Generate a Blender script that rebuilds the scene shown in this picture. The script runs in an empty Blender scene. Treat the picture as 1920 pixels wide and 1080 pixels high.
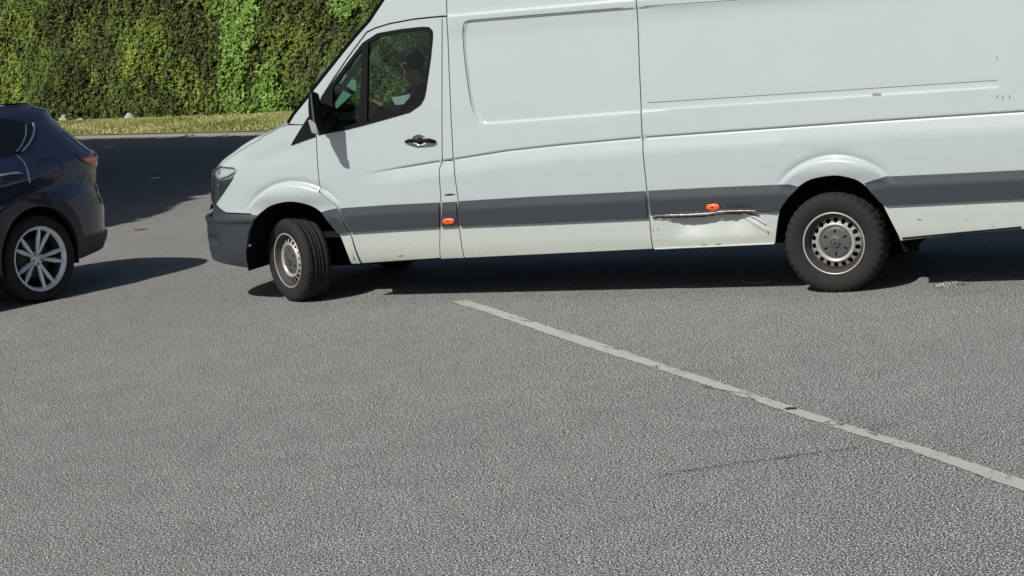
import bpy, bmesh, math, random
import numpy as np
from mathutils import Vector, Matrix
from mathutils.bvhtree import BVHTree
from mathutils.geometry import delaunay_2d_cdt
random.seed(7); rng = np.random.default_rng(7)
SC = bpy.context.scene; COL = SC.collection
# ------------------------------------------------------------------ camera, sky, sun, exposure
F_PX, Y_H, SLOPE, CAM_H = 3500.0, 10.0, 0.09, 2.17
RHO = math.atan(SLOPE); PITCH = math.atan((540-Y_H)*math.cos(RHO)/F_PX)
FW = np.array([0, math.cos(PITCH), -math.sin(PITCH)]); R0 = np.array([1., 0, 0]); U0 = np.cross(R0, FW)
RT = R0*math.cos(RHO) - U0*math.sin(RHO); UP = R0*math.sin(RHO) + U0*math.cos(RHO)
CAM = np.array([0, 0, CAM_H])
cd = bpy.data.cameras.new('camera'); cam = bpy.data.objects.new('camera', cd); COL.objects.link(cam); SC.camera = cam
cam.matrix_world = Matrix(((RT[0], UP[0], -FW[0], 0), (RT[1], UP[1], -FW[1], 0), (RT[2], UP[2], -FW[2], CAM_H), (0, 0, 0, 1)))
cd.sensor_width = 36; cd.lens = 36*F_PX/1920; cd.clip_end = 2000; cd.clip_start = 0.1
SUN_D = np.array([0.456, 0.533, -0.713]); SUN_D /= np.linalg.norm(SUN_D)
EL = math.asin(-SUN_D[2])
w = bpy.data.worlds.new('World'); SC.world = w; w.use_nodes = True
sky = w.node_tree.nodes.new('ShaderNodeTexSky'); sky.sky_type = 'NISHITA'; sky.sun_disc = False
sky.sun_elevation = EL; sky.sun_rotation = math.atan2(-SUN_D[0], -SUN_D[1]); sky.altitude = 300
sky.air_density = 1.0; sky.dust_density = 2.0; sky.ozone_density = 1.0
bg = w.node_tree.nodes['Background']; bg.inputs['Strength'].default_value = 0.055
w.node_tree.links.new(sky.outputs[0], bg.inputs[0])
sl = bpy.data.lights.new('sun', 'SUN'); sl.energy = 4.3; sl.angle = math.radians(0.5); sl.color = (1, 0.96, 0.88)
so = bpy.data.objects.new('sun', sl); COL.objects.link(so)
so.rotation_euler = Vector(SUN_D.tolist()).to_track_quat('-Z', 'Y').to_euler()
SC.view_settings.view_transform = 'Standard'; SC.view_settings.look = 'None'; SC.view_settings.exposure = -0.12; SC.view_settings.gamma = 1
SC.render.engine = 'CYCLES'
try: SC.cycles.transparent_max_bounces = 16
except Exception: pass

def pray(px, py): return FW + RT*(px-960)/F_PX - UP*(py-540)/F_PX
def ground(px, py, z=0.0):
    v = pray(px, py); t = (z-CAM_H)/v[2]; return CAM + v*t
class Frame:      # a yawed local frame on the ground
    def __init__(s, o, yaw):
        s.o = np.array([o[0], o[1], 0.]); s.yaw = yaw
        s.x = np.array([math.cos(yaw), math.sin(yaw), 0]); s.y = np.array([-math.sin(yaw), math.cos(yaw), 0])
    def loc(s, P): q = np.array(P)-s.o; return np.array([q@s.x, q@s.y, q[2]])
    def ldir(s, v): return np.array([v@s.x, v@s.y, v[2]])
    def plane(s, px, py, y):
        o = s.loc(CAM); v = s.ldir(pray(px, py)); t = (y-o[1])/v[1]; return o+v*t
vp = pray(-6823, 710); vd = -vp/np.linalg.norm(vp)
YV = math.atan2(vd[1], vd[0]); _A = ground(1570, 548)
VF = Frame(_A-np.array([math.cos(YV), math.sin(YV), 0])*4.325, YV)
CF = Frame(ground(77, 567), math.radians(52))

# ------------------------------------------------------------------ materials
def nt(name):
    m = bpy.data.materials.new(name); m.use_nodes = True; t = m.node_tree
    return m, t, t.nodes['Principled BSDF']
def N(t, typ, **kw):
    n = t.nodes.new(typ)
    for k, v in kw.items():
        if k[0] == '_': n.inputs[k[1:]].default_value = v
        else: setattr(n, k, v)
    return n
def ramp(t, stops, fac=None):
    r = t.nodes.new('ShaderNodeValToRGB'); e = r.color_ramp.elements
    while len(e) < len(stops): e.new(0.5)
    for i, (p, c) in enumerate(stops):
        e[i].position = p; e[i].color = (c, c, c, 1) if isinstance(c, (int, float)) else (*c, 1)
    if fac is not None: t.links.new(fac, r.inputs[0])
    return r
def mixc(t, fac, a, b, bt='MIX'):
    m = t.nodes.new('ShaderNodeMix'); m.data_type = 'RGBA'; m.blend_type = bt
    for k, v in ((0, fac), (6, a), (7, b)):
        if hasattr(v, 'is_linked') or hasattr(v, 'links'): t.links.new(v, m.inputs[k])
        else: m.inputs[k].default_value = v if isinstance(v, (int, float)) else (*v, 1)
    return m.outputs[2]
def plain(name, c, rough=0.5, metal=0.0, coat=0.0, var=0.0, vs=20.0, spec=0.5, bump=0.0):
    m, t, b = nt(name)
    b.inputs['Roughness'].default_value = rough; b.inputs['Metallic'].default_value = metal
    b.inputs['Coat Weight'].default_value = coat; b.inputs['Specular IOR Level'].default_value = spec
    tc = N(t, 'ShaderNodeTexCoord'); n = N(t, 'ShaderNodeTexNoise', _Scale=vs, _Detail=5.0, _Roughness=0.65)
    t.links.new(tc.outputs['Object'], n.inputs['Vector'])
    v = max(var, 0.04)
    o = mixc(t, n.outputs[0], tuple(x*(1-v) for x in c), tuple(min(1, x*(1+v)) for x in c))
    t.links.new(o, b.inputs['Base Color'])
    if bump:
        bp = N(t, 'ShaderNodeBump', _Strength=bump, _Distance=0.004); t.links.new(n.outputs[0], bp.inputs['Height']); t.links.new(bp.outputs[0], b.inputs['Normal'])
    return m
def paint_white():
    m, t, b = nt('white_van_paint')
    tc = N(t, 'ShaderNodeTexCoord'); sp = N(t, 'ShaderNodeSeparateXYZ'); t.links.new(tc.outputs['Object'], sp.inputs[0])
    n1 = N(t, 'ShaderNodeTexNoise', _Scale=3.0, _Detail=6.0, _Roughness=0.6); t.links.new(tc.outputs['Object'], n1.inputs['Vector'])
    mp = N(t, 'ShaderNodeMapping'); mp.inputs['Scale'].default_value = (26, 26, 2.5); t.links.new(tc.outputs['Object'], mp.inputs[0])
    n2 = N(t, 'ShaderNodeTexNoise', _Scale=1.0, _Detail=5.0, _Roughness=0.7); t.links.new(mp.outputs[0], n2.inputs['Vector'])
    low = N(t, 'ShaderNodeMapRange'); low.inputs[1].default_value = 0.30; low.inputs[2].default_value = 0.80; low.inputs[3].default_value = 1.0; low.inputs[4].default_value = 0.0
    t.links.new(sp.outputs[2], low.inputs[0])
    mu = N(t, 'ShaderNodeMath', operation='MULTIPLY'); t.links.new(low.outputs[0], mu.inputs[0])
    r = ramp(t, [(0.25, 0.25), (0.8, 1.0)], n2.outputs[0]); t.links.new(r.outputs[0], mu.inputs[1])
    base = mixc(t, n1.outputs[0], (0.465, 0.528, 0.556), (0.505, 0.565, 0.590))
    c = mixc(t, mu.outputs[0], base, (0.53, 0.55, 0.44))  # cream towards the bottom: dirt film with ground reflection painted into the colour
    # sparse rusty / grimy specks near the bottom
    n3 = N(t, 'ShaderNodeTexNoise', _Scale=38.0, _Detail=3.0); t.links.new(tc.outputs['Object'], n3.inputs['Vector'])
    r3 = ramp(t, [(0.69, 0.0), (0.74, 1.0)], n3.outputs[0])
    m3 = N(t, 'ShaderNodeMath', operation='MULTIPLY'); t.links.new(r3.outputs[0], m3.inputs[0]); t.links.new(low.outputs[0], m3.inputs[1])
    c = mixc(t, m3.outputs[0], c, (0.22, 0.15, 0.10))
    t.links.new(c, b.inputs['Base Color'])
    b.inputs['Roughness'].default_value = 0.32; b.inputs['Coat Weight'].default_value = 0.6; b.inputs['Coat Roughness'].default_value = 0.08
    nb = N(t, 'ShaderNodeTexNoise', _Scale=1.7, _Detail=1.0); t.links.new(tc.outputs['Object'], nb.inputs['Vector'])
    bp = N(t, 'ShaderNodeBump', _Strength=0.25, _Distance=0.01); t.links.new(nb.outputs[0], bp.inputs['Height']); t.links.new(bp.outputs[0], b.inputs['Normal'])
    return m
def glass(name, tint, refl=0.9, rough=0.0):
    m = bpy.data.materials.new(name); m.use_nodes = True; t = m.node_tree; t.nodes.clear()
    o = N(t, 'ShaderNodeOutputMaterial'); tr = N(t, 'ShaderNodeBsdfTransparent'); tr.inputs[0].default_value = (*tint, 1)
    gl = N(t, 'ShaderNodeBsdfGlossy', _Roughness=rough); gl.inputs[0].default_value = (refl, refl, refl, 1)
    fr = N(t, 'ShaderNodeFresnel', _IOR=1.5); mx = N(t, 'ShaderNodeMixShader')
    t.links.new(fr.outputs[0], mx.inputs[0]); t.links.new(tr.outputs[0], mx.inputs[1]); t.links.new(gl.outputs[0], mx.inputs[2]); t.links.new(mx.outputs[0], o.inputs[0])
    return m
def leafmat(name, stops, rough=0.6):
    m, t, b = nt(name)
    at = N(t, 'ShaderNodeAttribute'); at.attribute_name = 'tone'
    r = ramp(t, stops, at.outputs['Fac']); t.links.new(r.outputs[0], b.inputs['Base Color'])
    b.inputs['Roughness'].default_value = rough; b.inputs['Specular IOR Level'].default_value = 0.25
    return m
def asphalt(name='asphalt', con=1.0, lift=1.0):
    m, t, b = nt(name)
    tc = N(t, 'ShaderNodeTexCoord')
    def noise(s, d=3, r=0.6):
        n = N(t, 'ShaderNodeTexNoise', _Scale=float(s), _Detail=float(d), _Roughness=r); t.links.new(tc.outputs['Object'], n.inputs['Vector']); return n.outputs[0]
    mid_ = .20*lift; k = lambda v: mid_+(v-mid_)*con
    g = ramp(t, [(0.38, k(.015)), (0.46, k(.10)), (0.54, k(.24)), (0.64, k(.80))], noise(125, 1, 0.6))
    g2 = ramp(t, [(0.32, .55), (0.5, .98), (0.68, 1.5)], noise(58, 2, 0.6))
    big = ramp(t, [(0.3, 0.92), (0.7, 1.06)], noise(0.45, 8, .75))
    mid = ramp(t, [(0.3, 0.88), (0.7, 1.12)], noise(4.5, 6, .7))
    c = g.outputs[0]
    for o in (g2, big, mid): c = mixc(t, 1.0, c, o.outputs[0], 'MULTIPLY')
    v = N(t, 'ShaderNodeTexVoronoi', _Scale=70.0); t.links.new(tc.outputs['Object'], v.inputs['Vector'])
    st = ramp(t, [(0.0, 1.0), (0.16, 1.0), (0.24, 0.0)], v.outputs['Distance'])
    sel = ramp(t, [(0.62, 0.0), (0.68, 1.0)], v.outputs['Color'])
    mu = N(t, 'ShaderNodeMath', operation='MULTIPLY'); t.links.new(st.outputs[0], mu.inputs[0]); t.links.new(sel.outputs[0], mu.inputs[1])
    c = mixc(t, mu.outputs[0], c, (0.50, 0.48, 0.45))
    # sparse dark crumbs and old oil spots
    dk = ramp(t, [(0.70, 0.0), (0.78, 1.0)], noise(9, 6, .75)); m2 = N(t, 'ShaderNodeMath', operation='MULTIPLY'); m2.inputs[1].default_value = .45; t.links.new(dk.outputs[0], m2.inputs[0])
    c = mixc(t, m2.outputs[0], c, (0.06, 0.058, 0.055))
    c = mixc(t, 1.0, c, (0.93, 0.915, 0.89), 'MULTIPLY')
    t.links.new(c, b.inputs['Base Color']); b.inputs['Roughness'].default_value = 0.88; b.inputs['Specular IOR Level'].default_value = 0.25
    bp = N(t, 'ShaderNodeBump', _Strength=0.4, _Distance=0.002); t.links.new(noise(120, 2, 0.7), bp.inputs['Height']); t.links.new(bp.outputs[0], b.inputs['Normal'])
    return m
def linepaint():
    m, t, b = nt('worn_line_paint')
    tc = N(t, 'ShaderNodeTexCoord')
    n = N(t, 'ShaderNodeTexNoise', _Scale=55.0, _Detail=4.0, _Roughness=0.7); t.links.new(tc.outputs['Object'], n.inputs['Vector'])
    n2 = N(t, 'ShaderNodeTexNoise', _Scale=5.0, _Detail=6.0, _Roughness=0.7); t.links.new(tc.outputs['Object'], n2.inputs['Vector'])
    c = mixc(t, n.outputs[0], (0.37, 0.39, 0.36), (0.54, 0.56, 0.53))
    r = ramp(t, [(0.46, 0.2), (0.62, 1.0)], n2.outputs[0]); r2 = ramp(t, [(0.51, 0.0), (0.59, 1.0)], n.outputs[0])
    mu = N(t, 'ShaderNodeMath', operation='MULTIPLY'); t.links.new(r.outputs[0], mu.inputs[0]); t.links.new(r2.outputs[0], mu.inputs[1])
    c = mixc(t, mu.outputs[0], c, (0.16, 0.155, 0.145)); t.links.new(c, b.inputs['Base Color']); b.inputs['Roughness'].default_value = 0.75
    bp = N(t, 'ShaderNodeBump', _Strength=0.5, _Distance=0.004); t.links.new(n.outputs[0], bp.inputs['Height']); t.links.new(bp.outputs[0], b.inputs['Normal'])
    return m
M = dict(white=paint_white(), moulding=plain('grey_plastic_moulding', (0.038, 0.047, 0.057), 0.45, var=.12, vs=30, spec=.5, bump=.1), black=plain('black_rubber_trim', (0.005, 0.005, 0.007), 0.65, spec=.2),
    under=plain('black_underbody', (0.008, 0.008, 0.009), 0.9, spec=.1), tyre=plain('tyre_rubber', (0.024, 0.0235, 0.023), 0.8, var=.4, vs=25, bump=.3, spec=.25),
    steel=plain('silver_steel_rim', (0.46, 0.45, 0.44), 0.42, .3, var=.22, vs=14), darkrim=plain('dirty_rim_barrel', (0.08, 0.072, 0.07), 0.6, .3, var=.3), cap=plain('grey_hub_cap', (0.085, 0.085, 0.085), 0.5, var=.2, vs=40),
    orange=plain('orange_marker_lens', (0.90, 0.13, 0.03), 0.42), glass=glass('green_tinted_glass', (0.50, 0.62, 0.56)), lens=glass('clear_lamp_lens', (0.86, 0.9, 0.9)),
    reflector=plain('lamp_reflector', (0.72, 0.76, 0.76), 0.35, .2), lampdark=plain('lamp_bezel', (0.10, 0.11, 0.115), 0.35, .2), lampbowl=plain('lamp_bowl', (0.50, 0.53, 0.54), 0.4, .1), chrome=plain('chrome', (0.72, 0.73, 0.75), 0.12, 1.0), interior=plain('dark_interior_plastic', (0.010, 0.011, 0.012), 0.8, spec=.2),
    trim=plain('pale_interior_trim', (0.30, 0.36, 0.34), 0.7), cloth=plain('black_jacket_cloth', (0.012, 0.014, 0.016), 0.9, var=.4, vs=60, bump=.4), skin=plain('skin', (0.48, 0.27, 0.17), 0.5, var=.1), hair=plain('dark_hair', (0.014, 0.011, 0.009), 0.7, var=.5, vs=120, bump=.6),
    paper=plain('white_paper', (0.7, 0.72, 0.72), 0.7), navy=plain('navy_metallic_paint', (0.026, 0.034, 0.078), 0.20, .3, coat=1.0), clad=plain('black_car_cladding', (0.022, 0.023, 0.024), 0.5, bump=.1), privacy=plain('privacy_glass', (0.006, 0.007, 0.009), 0.05, coat=.5),
    alloy=plain('alloy_silver', (0.80, 0.84, 0.90), 0.35, .4, var=.1), red=plain('red_tail_lens', (1.0, 0.02, 0.04), 0.12, coat=1.0), redpale=plain('pale_red_reflector', (0.9, 0.28, 0.28), 0.2, .2, coat=1.0), dkred=plain('dark_red_lens', (0.03, 0.004, 0.008), 0.12, coat=1.0),
    asphalt=asphalt(), line=linepaint(), crack=plain('dark_crack', (0.045, 0.043, 0.040), 0.95, spec=.1), iron=plain('cast_iron', (0.10, 0.10, 0.10), 0.6, .4, var=.3, vs=60, bump=.4),
    patch=asphalt('pale_worn_asphalt', .7, 1.1), stone=plain('pale_stone', (0.42, 0.40, 0.37), 0.85, var=.25, vs=14, bump=.4), soil=plain('soil', (0.06, 0.045, 0.03), 0.95, var=.4, vs=8, bump=.5), kerb=plain('kerb_concrete', (0.27, 0.25, 0.22), 0.9, var=.25, vs=10, bump=.4),
    bark=plain('bark', (0.09, 0.065, 0.045), 0.9, var=.4, vs=14, bump=.6), scratch=plain('bare_metal_scratch', (0.62, 0.63, 0.64), 0.4, .2), rust=plain('rusty_scrape', (0.10, 0.07, 0.055), 0.85, var=.5, vs=40), leafcore=plain('hedge_core', (0.022, 0.026, 0.012), 0.95, var=.4, vs=3, spec=.1))
# ------------------------------------------------------------------ helpers
def tag(o, label=None, cat=None, group=None, kind=None):
    if label: o['label'] = label
    if cat: o['category'] = cat
    if group: o['group'] = group
    if kind: o['kind'] = kind
    return o
def empty(name, loc=(0, 0, 0), rz=0.0, parent=None):
    o = bpy.data.objects.new(name, None); COL.objects.link(o); o.location = loc; o.rotation_euler = (0, 0, rz); o.parent = parent; o.empty_display_size = .3
    return o
def link(name, me, mat, parent=None, smooth=True, label=None):
    o = bpy.data.objects.new(name, me); COL.objects.link(o); o.parent = parent
    if mat is not None:
        me.materials.clear()
        for mm in (mat if isinstance(mat, (list, tuple)) else [mat]): me.materials.append(mm)
    if smooth and len(me.polygons): me.polygons.foreach_set('use_smooth', [True]*len(me.polygons))
    if label: o['label'] = label
    return o
def mesh(name, V, F): me = bpy.data.meshes.new(name); me.from_pydata([tuple(map(float, v)) for v in V], [], [tuple(map(int, f)) for f in F]); me.update(); return me
def pmesh(name, V, F, mat, parent=None, smooth=True, label=None): return link(name, mesh(name, V, F), mat, parent, smooth, label)
def bmobj(name, bm, mat, parent=None, smooth=False, bevel=0, label=None):
    if bevel: bmesh.ops.bevel(bm, geom=bm.edges[:], offset=bevel, segments=2, affect='EDGES', profile=.6)
    me = bpy.data.meshes.new(name); bm.to_mesh(me); bm.free(); return link(name, me, mat, parent, smooth, label)
def addbox(bm, c, s, rot=None):
    r = bmesh.ops.create_cube(bm, size=1); mt = Matrix.Translation(c) @ (rot or Matrix.Identity(4)) @ Matrix.Diagonal((*s, 1)); bmesh.ops.transform(bm, matrix=mt, verts=r['verts']); return r['verts']
def box(name, c, s, mat, parent=None, bevel=0.0, rot=None, label=None): bm = bmesh.new(); addbox(bm, c, s, rot); return bmobj(name, bm, mat, parent, False, bevel, label)
def tube(V, F, pts, r, n=8, cap=True):
    pts = [np.array(p, float) for p in pts]; rr = r if hasattr(r, '__len__') else [r]*len(pts); b0 = len(V)
    up = np.array([0, 0, 1.])
    for i, p in enumerate(pts):
        d = pts[min(i+1, len(pts)-1)]-pts[max(i-1, 0)]; d = d/(np.linalg.norm(d)+1e-9)
        a = np.cross(d, up if abs(d[2]) < .9 else np.array([1., 0, 0])); a /= np.linalg.norm(a); b = np.cross(a, d)
        for k in range(n): q = 2*math.pi*k/n; V.append(p+(a*math.cos(q)+b*math.sin(q))*rr[i])
    for i in range(len(pts)-1):
        for k in range(n): F.append((b0+i*n+k, b0+i*n+(k+1) % n, b0+(i+1)*n+(k+1) % n, b0+(i+1)*n+k))
    if cap: F.append(tuple(b0+k for k in range(n))[::-1]); F.append(tuple(b0+(len(pts)-1)*n+k for k in range(n)))
def lathe(prof, n=64, axis='y', close=False, rfun=None):      # prof: list of (r, along); revolves about local y
    V = []; F = []; m = len(prof)
    for k in range(n):
        a = 2*math.pi*k/n; c, s = math.cos(a), math.sin(a)
        for i, (r, h) in enumerate(prof):
            if rfun: r = rfun(i, k, r)
            V.append((r*c, h, r*s))
    for k in range(n):
        k2 = (k+1) % n
        for i in range(m-1 if not close else m): j = (i+1) % m; F.append((k*m+i, k2*m+i, k2*m+j, k*m+j))
    return V, F
def ss(a, b, x): t = np.clip((np.asarray(x, float)-a)/(b-a), 0, 1); return t*t*(3-2*t)
def resample(poly, d, closed=True):
    out = []; n = len(poly)
    for i in range(n if closed else n-1):
        a = np.array(poly[i], float); b = np.array(poly[(i+1) % n], float); k = max(1, int(np.linalg.norm(b-a)/d+.5))
        out += [tuple(a+(b-a)*j/k) for j in range(k)]
    if not closed: out.append(tuple(poly[-1]))
    return out
def rnd(poly, r, seg=5):
    out = []; n = len(poly); P = [np.array(p, float) for p in poly]
    for i in range(n):
        a, b, c = P[i-1], P[i], P[(i+1) % n]; la, lc = np.linalg.norm(a-b), np.linalg.norm(c-b); rr = min(r, .45*la, .45*lc)
        p, q = b+(a-b)/la*rr, b+(c-b)/lc*rr
        out += [tuple((1-t)**2*p+2*t*(1-t)*b+t*t*q) for t in np.linspace(0, 1, seg)]
    return out
def area(p): p = np.array(p); x, y = p[:, 0], p[:, 1]; return .5*np.sum(x*np.roll(y, -1)-np.roll(x, -1)*y)
def inset(poly, d):
    P = [np.array(p, float) for p in poly]; sg = 1 if area(P) > 0 else -1; out = []
    n = len(P)
    for i in range(n):
        a, b, c = P[i-1], P[i], P[(i+1) % n]; u = b-a; v = c-b; u /= np.linalg.norm(u)+1e-12; v /= np.linalg.norm(v)+1e-12
        n1 = np.array([-u[1], u[0]])*sg; n2 = np.array([-v[1], v[0]])*sg; m = n1+n2; k = m@m
        m = n1 if k < .3 else m*2/k
        out.append(tuple(b+m*d))
    return out
def pip(poly, X, Y):
    ins = np.zeros(len(X), bool); n = len(poly)
    for i in range(n):
        x1, y1 = poly[i]; x2, y2 = poly[(i+1) % n]
        if y1 == y2: continue
        c = ((y1 > Y) != (y2 > Y)) & (X < (x2-x1)*(Y-y1)/(y2-y1)+x1); ins ^= c
    return ins
def bdist(poly, X, Y):
    d = np.full(len(X), 9e9)
    for i in range(len(poly)):
        a = np.array(poly[i]); b = np.array(poly[(i+1) % len(poly)]); ab = b-a; L = ab@ab+1e-12
        t = np.clip(((X-a[0])*ab[0]+(Y-a[1])*ab[1])/L, 0, 1); d = np.minimum(d, np.hypot(X-a[0]-t*ab[0], Y-a[1]-t*ab[1]))
    return d
def fill2d(poly, holes=(), res=.03, feats=None, resb=None):
    """constrained triangulation of a 2D region; returns 2D points, triangles"""
    resb = resb or res
    loops = [resample(poly, resb)]+[resample(h, resb) for h in holes]
    P = np.array(poly); x0, y0 = P.min(0); x1, y1 = P.max(0)
    gx, gy = np.meshgrid(np.arange(math.floor(x0/res)*res, x1, res), np.arange(math.floor(y0/res)*res, y1, res)); G = np.stack([gx.ravel(), gy.ravel()], 1)
    if feats is not None and len(feats):
        f = feats[(feats[:, 0] > x0) & (feats[:, 0] < x1) & (feats[:, 1] > y0) & (feats[:, 1] < y1)]
        cells = set(map(tuple, np.floor(f/.012).astype(int)))
        keep = [not any((int(p[0]//.012)+a, int(p[1]//.012)+b) in cells for a in (-1, 0, 1) for b in (-1, 0, 1)) for p in G]
        G = np.concatenate([G[np.array(keep, bool)], f]) if len(f) else G
    ok = pip(poly, G[:, 0], G[:, 1]) & (bdist(loops[0], G[:, 0], G[:, 1]) > min(.35*resb, .008))
    for h in loops[1:]: ok &= ~pip(h, G[:, 0], G[:, 1]) & (bdist(h, G[:, 0], G[:, 1]) > min(.35*resb, .008))
    pts = []; edges = []
    for L in loops: b = len(pts); pts += L; edges += [(b+i, b+(i+1) % len(L)) for i in range(len(L))]
    pts += [tuple(p) for p in G[ok]]
    v, e, f, *_ = delaunay_2d_cdt([Vector(p) for p in pts], edges, [], 0, 1e-5)
    v = np.array([tuple(p) for p in v]); f = np.array([(t[0], t[i], t[i+1]) for t in f for i in range(1, len(t)-1)])
    c = v[f].mean(1); k = pip(loops[0], c[:, 0], c[:, 1])
    for h in loops[1:]: k &= ~pip(h, c[:, 0], c[:, 1])
    f = f[k]; q = v[f]; ar = (q[:, 1, 0]-q[:, 0, 0])*(q[:, 2, 1]-q[:, 0, 1])-(q[:, 1, 1]-q[:, 0, 1])*(q[:, 2, 0]-q[:, 0, 0])
    f[ar < 0] = f[ar < 0][:, ::-1]; m2 = np.max(np.sum((q-np.roll(q, 1, 1))**2, 2), 1); f = f[np.abs(ar) > .004*m2+1e-10]; u = np.unique(f); mp = -np.ones(len(v), int); mp[u] = np.arange(len(u))
    return v[u], mp[f]
def crom(P, k=4):
    P = [np.array(p, float) for p in P]; Q = [2*P[0]-P[1]]+P+[2*P[-1]-P[-2]]; out = []
    for i in range(1, len(Q)-2):
        for t in np.arange(k)/k: a, b, c, d = Q[i-1:i+3]; out.append(tuple(.5*(2*b+(c-a)*t+(2*a-5*b+4*c-d)*t*t+(3*b-a-3*c+d)*t**3)))
    return out+[tuple(P[-1])]
class Shell:
    def __init__(s, fn, frame, s0, s1, z0, z1, ds=.03, dz=.02):
        s.fn = fn; s.frame = frame; ns = int((s1-s0)/ds)+1; nz = int((z1-z0)/dz)+1
        s.S = np.linspace(s0, s1, ns); s.Z = np.linspace(z0, z1, nz); A, B = np.meshgrid(s.S, s.Z); P = fn(A.ravel(), B.ravel())
        F = [(j*ns+i, j*ns+i+1, (j+1)*ns+i+1, (j+1)*ns+i) for j in range(nz-1) for i in range(ns-1)]
        s.P = P; s.ns = ns; s.bvh = BVHTree.FromPolygons([Vector(p) for p in P.tolist()], F); s.F = F
        s.o = s.frame.loc(CAM)
    def trace(s, px, py):
        d = s.frame.ldir(pray(px, py)); hit, nrm, idx, dist = s.bvh.ray_cast(Vector(s.o.tolist()), Vector(d.tolist()).normalized())
        if hit is None:      # ray passes beside the shell: take the nearest point of the shell to the ray
            best = None
            for t in np.linspace(8, 22, 400):
                q = s.o+d/np.linalg.norm(d)*t; h, n, i, ds_ = s.bvh.find_nearest(Vector(q.tolist()))
                if best is None or ds_ < best[0]: best = (ds_, i, h)
            idx = best[1]; hit = best[2]
        f = s.F[idx]; i0 = f[0] % s.ns; j0 = f[0]//s.ns
        a, b, c = s.P[f[0]], s.P[f[1]], s.P[f[3]]; h = np.array(hit)-a; e1, e2 = b-a, c-a
        m = np.array([[e1@e1, e1@e2], [e1@e2, e2@e2]]); u, v = np.linalg.solve(m+np.eye(2)*1e-12, np.array([h@e1, h@e2]))
        return (float(s.S[i0]+u*(s.S[1]-s.S[0])), float(s.Z[j0]+v*(s.Z[1]-s.Z[0])))
    def T(s, *pts): return [s.trace(*p) for p in pts]
    def pos(s, S, Z, extra=0.0):
        S = np.atleast_1d(np.asarray(S, float)); Z = np.atleast_1d(np.asarray(Z, float)); P = s.fn(S, Z); e = .004
        n = np.cross(s.fn(S+e, Z)-s.fn(S-e, Z), s.fn(S, Z+e)-s.fn(S, Z-e)); n /= np.linalg.norm(n, axis=1)[:, None]+1e-12
        ex = extra(S, Z) if callable(extra) else np.full(len(S), float(extra))
        return P+n*ex[:, None], n
    def panel(s, name, poly, mat, parent, holes=(), res=.03, resb=None, extra=0.0, gap=.004, flange=.02, feats=None, mirror=None, label=None, hgap=None):
        if gap: poly = inset(poly, gap); holes = [inset(h, -(gap if hgap is None else hgap)) for h in holes]
        v, f = fill2d(poly, holes, res, feats, resb); P, n = s.pos(v[:, 0], v[:, 1], extra)
        # orient outward
        a = np.cross(P[f[0][1]]-P[f[0][0]], P[f[0][2]]-P[f[0][0]])
        if a@n[f[0][0]] < 0: f = f[:, ::-1]
        F = [tuple(t) for t in f]; V = list(P)
        if flange:
            cnt = {}
            for t in F:
                for i in range(3): cnt[(t[i], t[(i+1) % 3])] = 1
            bd = [(a, b) for (a, b) in cnt if (b, a) not in cnt]; mp = {}
            # separate the flange's rim vertices so the shading edge stays crisp
            for a, b in bd:
                for q in (a, b):
                    if q not in mp: mp[q] = (len(V), len(V)+1); V.append(P[q]); V.append(P[q]-n[q]*flange)
            F += [(mp[b][0], mp[a][0], mp[a][1], mp[b][1]) for a, b in bd]
        o = pmesh(name, V, F, mat, parent, True, label)
        if mirror is not None: mirrored(o, mirror)
        return o
    def ribbon(s, name, pts, wd, mat, parent, h=.003, mirror=None, closed=False, res=.02, label=None, base=-.002):
        q = resample(pts, res, closed); n = len(q); Q = np.array(q); T = np.roll(Q, -1, 0)-np.roll(Q, 1, 0)
        if not closed: T[0] = Q[1]-Q[0]; T[-1] = Q[-1]-Q[-2]
        T /= np.linalg.norm(T, axis=1)[:, None]+1e-12; Nn = np.stack([-T[:, 1], T[:, 0]], 1)
        W = (np.array([wd(i/(n-1)) for i in range(n)]) if callable(wd) else np.full(n, wd))[:, None]
        V = []
        for k, e in ((-.5, base), (-.42, h), (.42, h), (.5, base)): A = Q+Nn*W*k; V += list(s.pos(A[:, 0], A[:, 1], e)[0])
        F = [(j*n+i, j*n+(i+1) % n, (j+1)*n+(i+1) % n, (j+1)*n+i) for j in range(3) for i in range(n if closed else n-1)]
        nn = s.pos([Q[0][0]], [Q[0][1]])[1][0]; f = F[n-1 if not closed else n]; a = np.cross(V[f[1]]-V[f[0]], V[f[2]]-V[f[0]])
        if a@nn < 0: F = [t[::-1] for t in F]
        o = pmesh(name, V, F, mat, parent, True, label)
        if mirror is not None: mirrored(o, mirror)
        return o
def mirrored(o, yc, parent=None):
    me = o.data.copy(); n = len(me.vertices); co = np.empty(n*3); me.vertices.foreach_get('co', co); co = co.reshape(-1, 3); co[:, 1] = 2*yc-co[:, 1]
    me.vertices.foreach_set('co', co.ravel()); me.flip_normals(); me.update()
    c = bpy.data.objects.new(o.name.split('.')[0], me); COL.objects.link(c); c.parent = parent or o.parent; return c
def loft(name, curves, mat, parent, smooth=True, flip=False):
    n = len(curves[0]); V = [p for c in curves for p in c]; F = [(j*n+i, j*n+i+1, (j+1)*n+i+1, (j+1)*n+i) for j in range(len(curves)-1) for i in range(n-1)]
    if flip: F = [f[::-1] for f in F]
    return pmesh(name, V, F, mat, parent, smooth)
def sellipse(a, w, n, m=400):
    t = np.linspace(0, math.pi/2, m); cx = np.sin(t)**(2/n); cy = np.cos(t)**(2/n); L = np.concatenate([[0], np.cumsum(np.hypot(np.diff(a*cx), np.diff(w*cy)))]); return L, cx, cy
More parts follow.
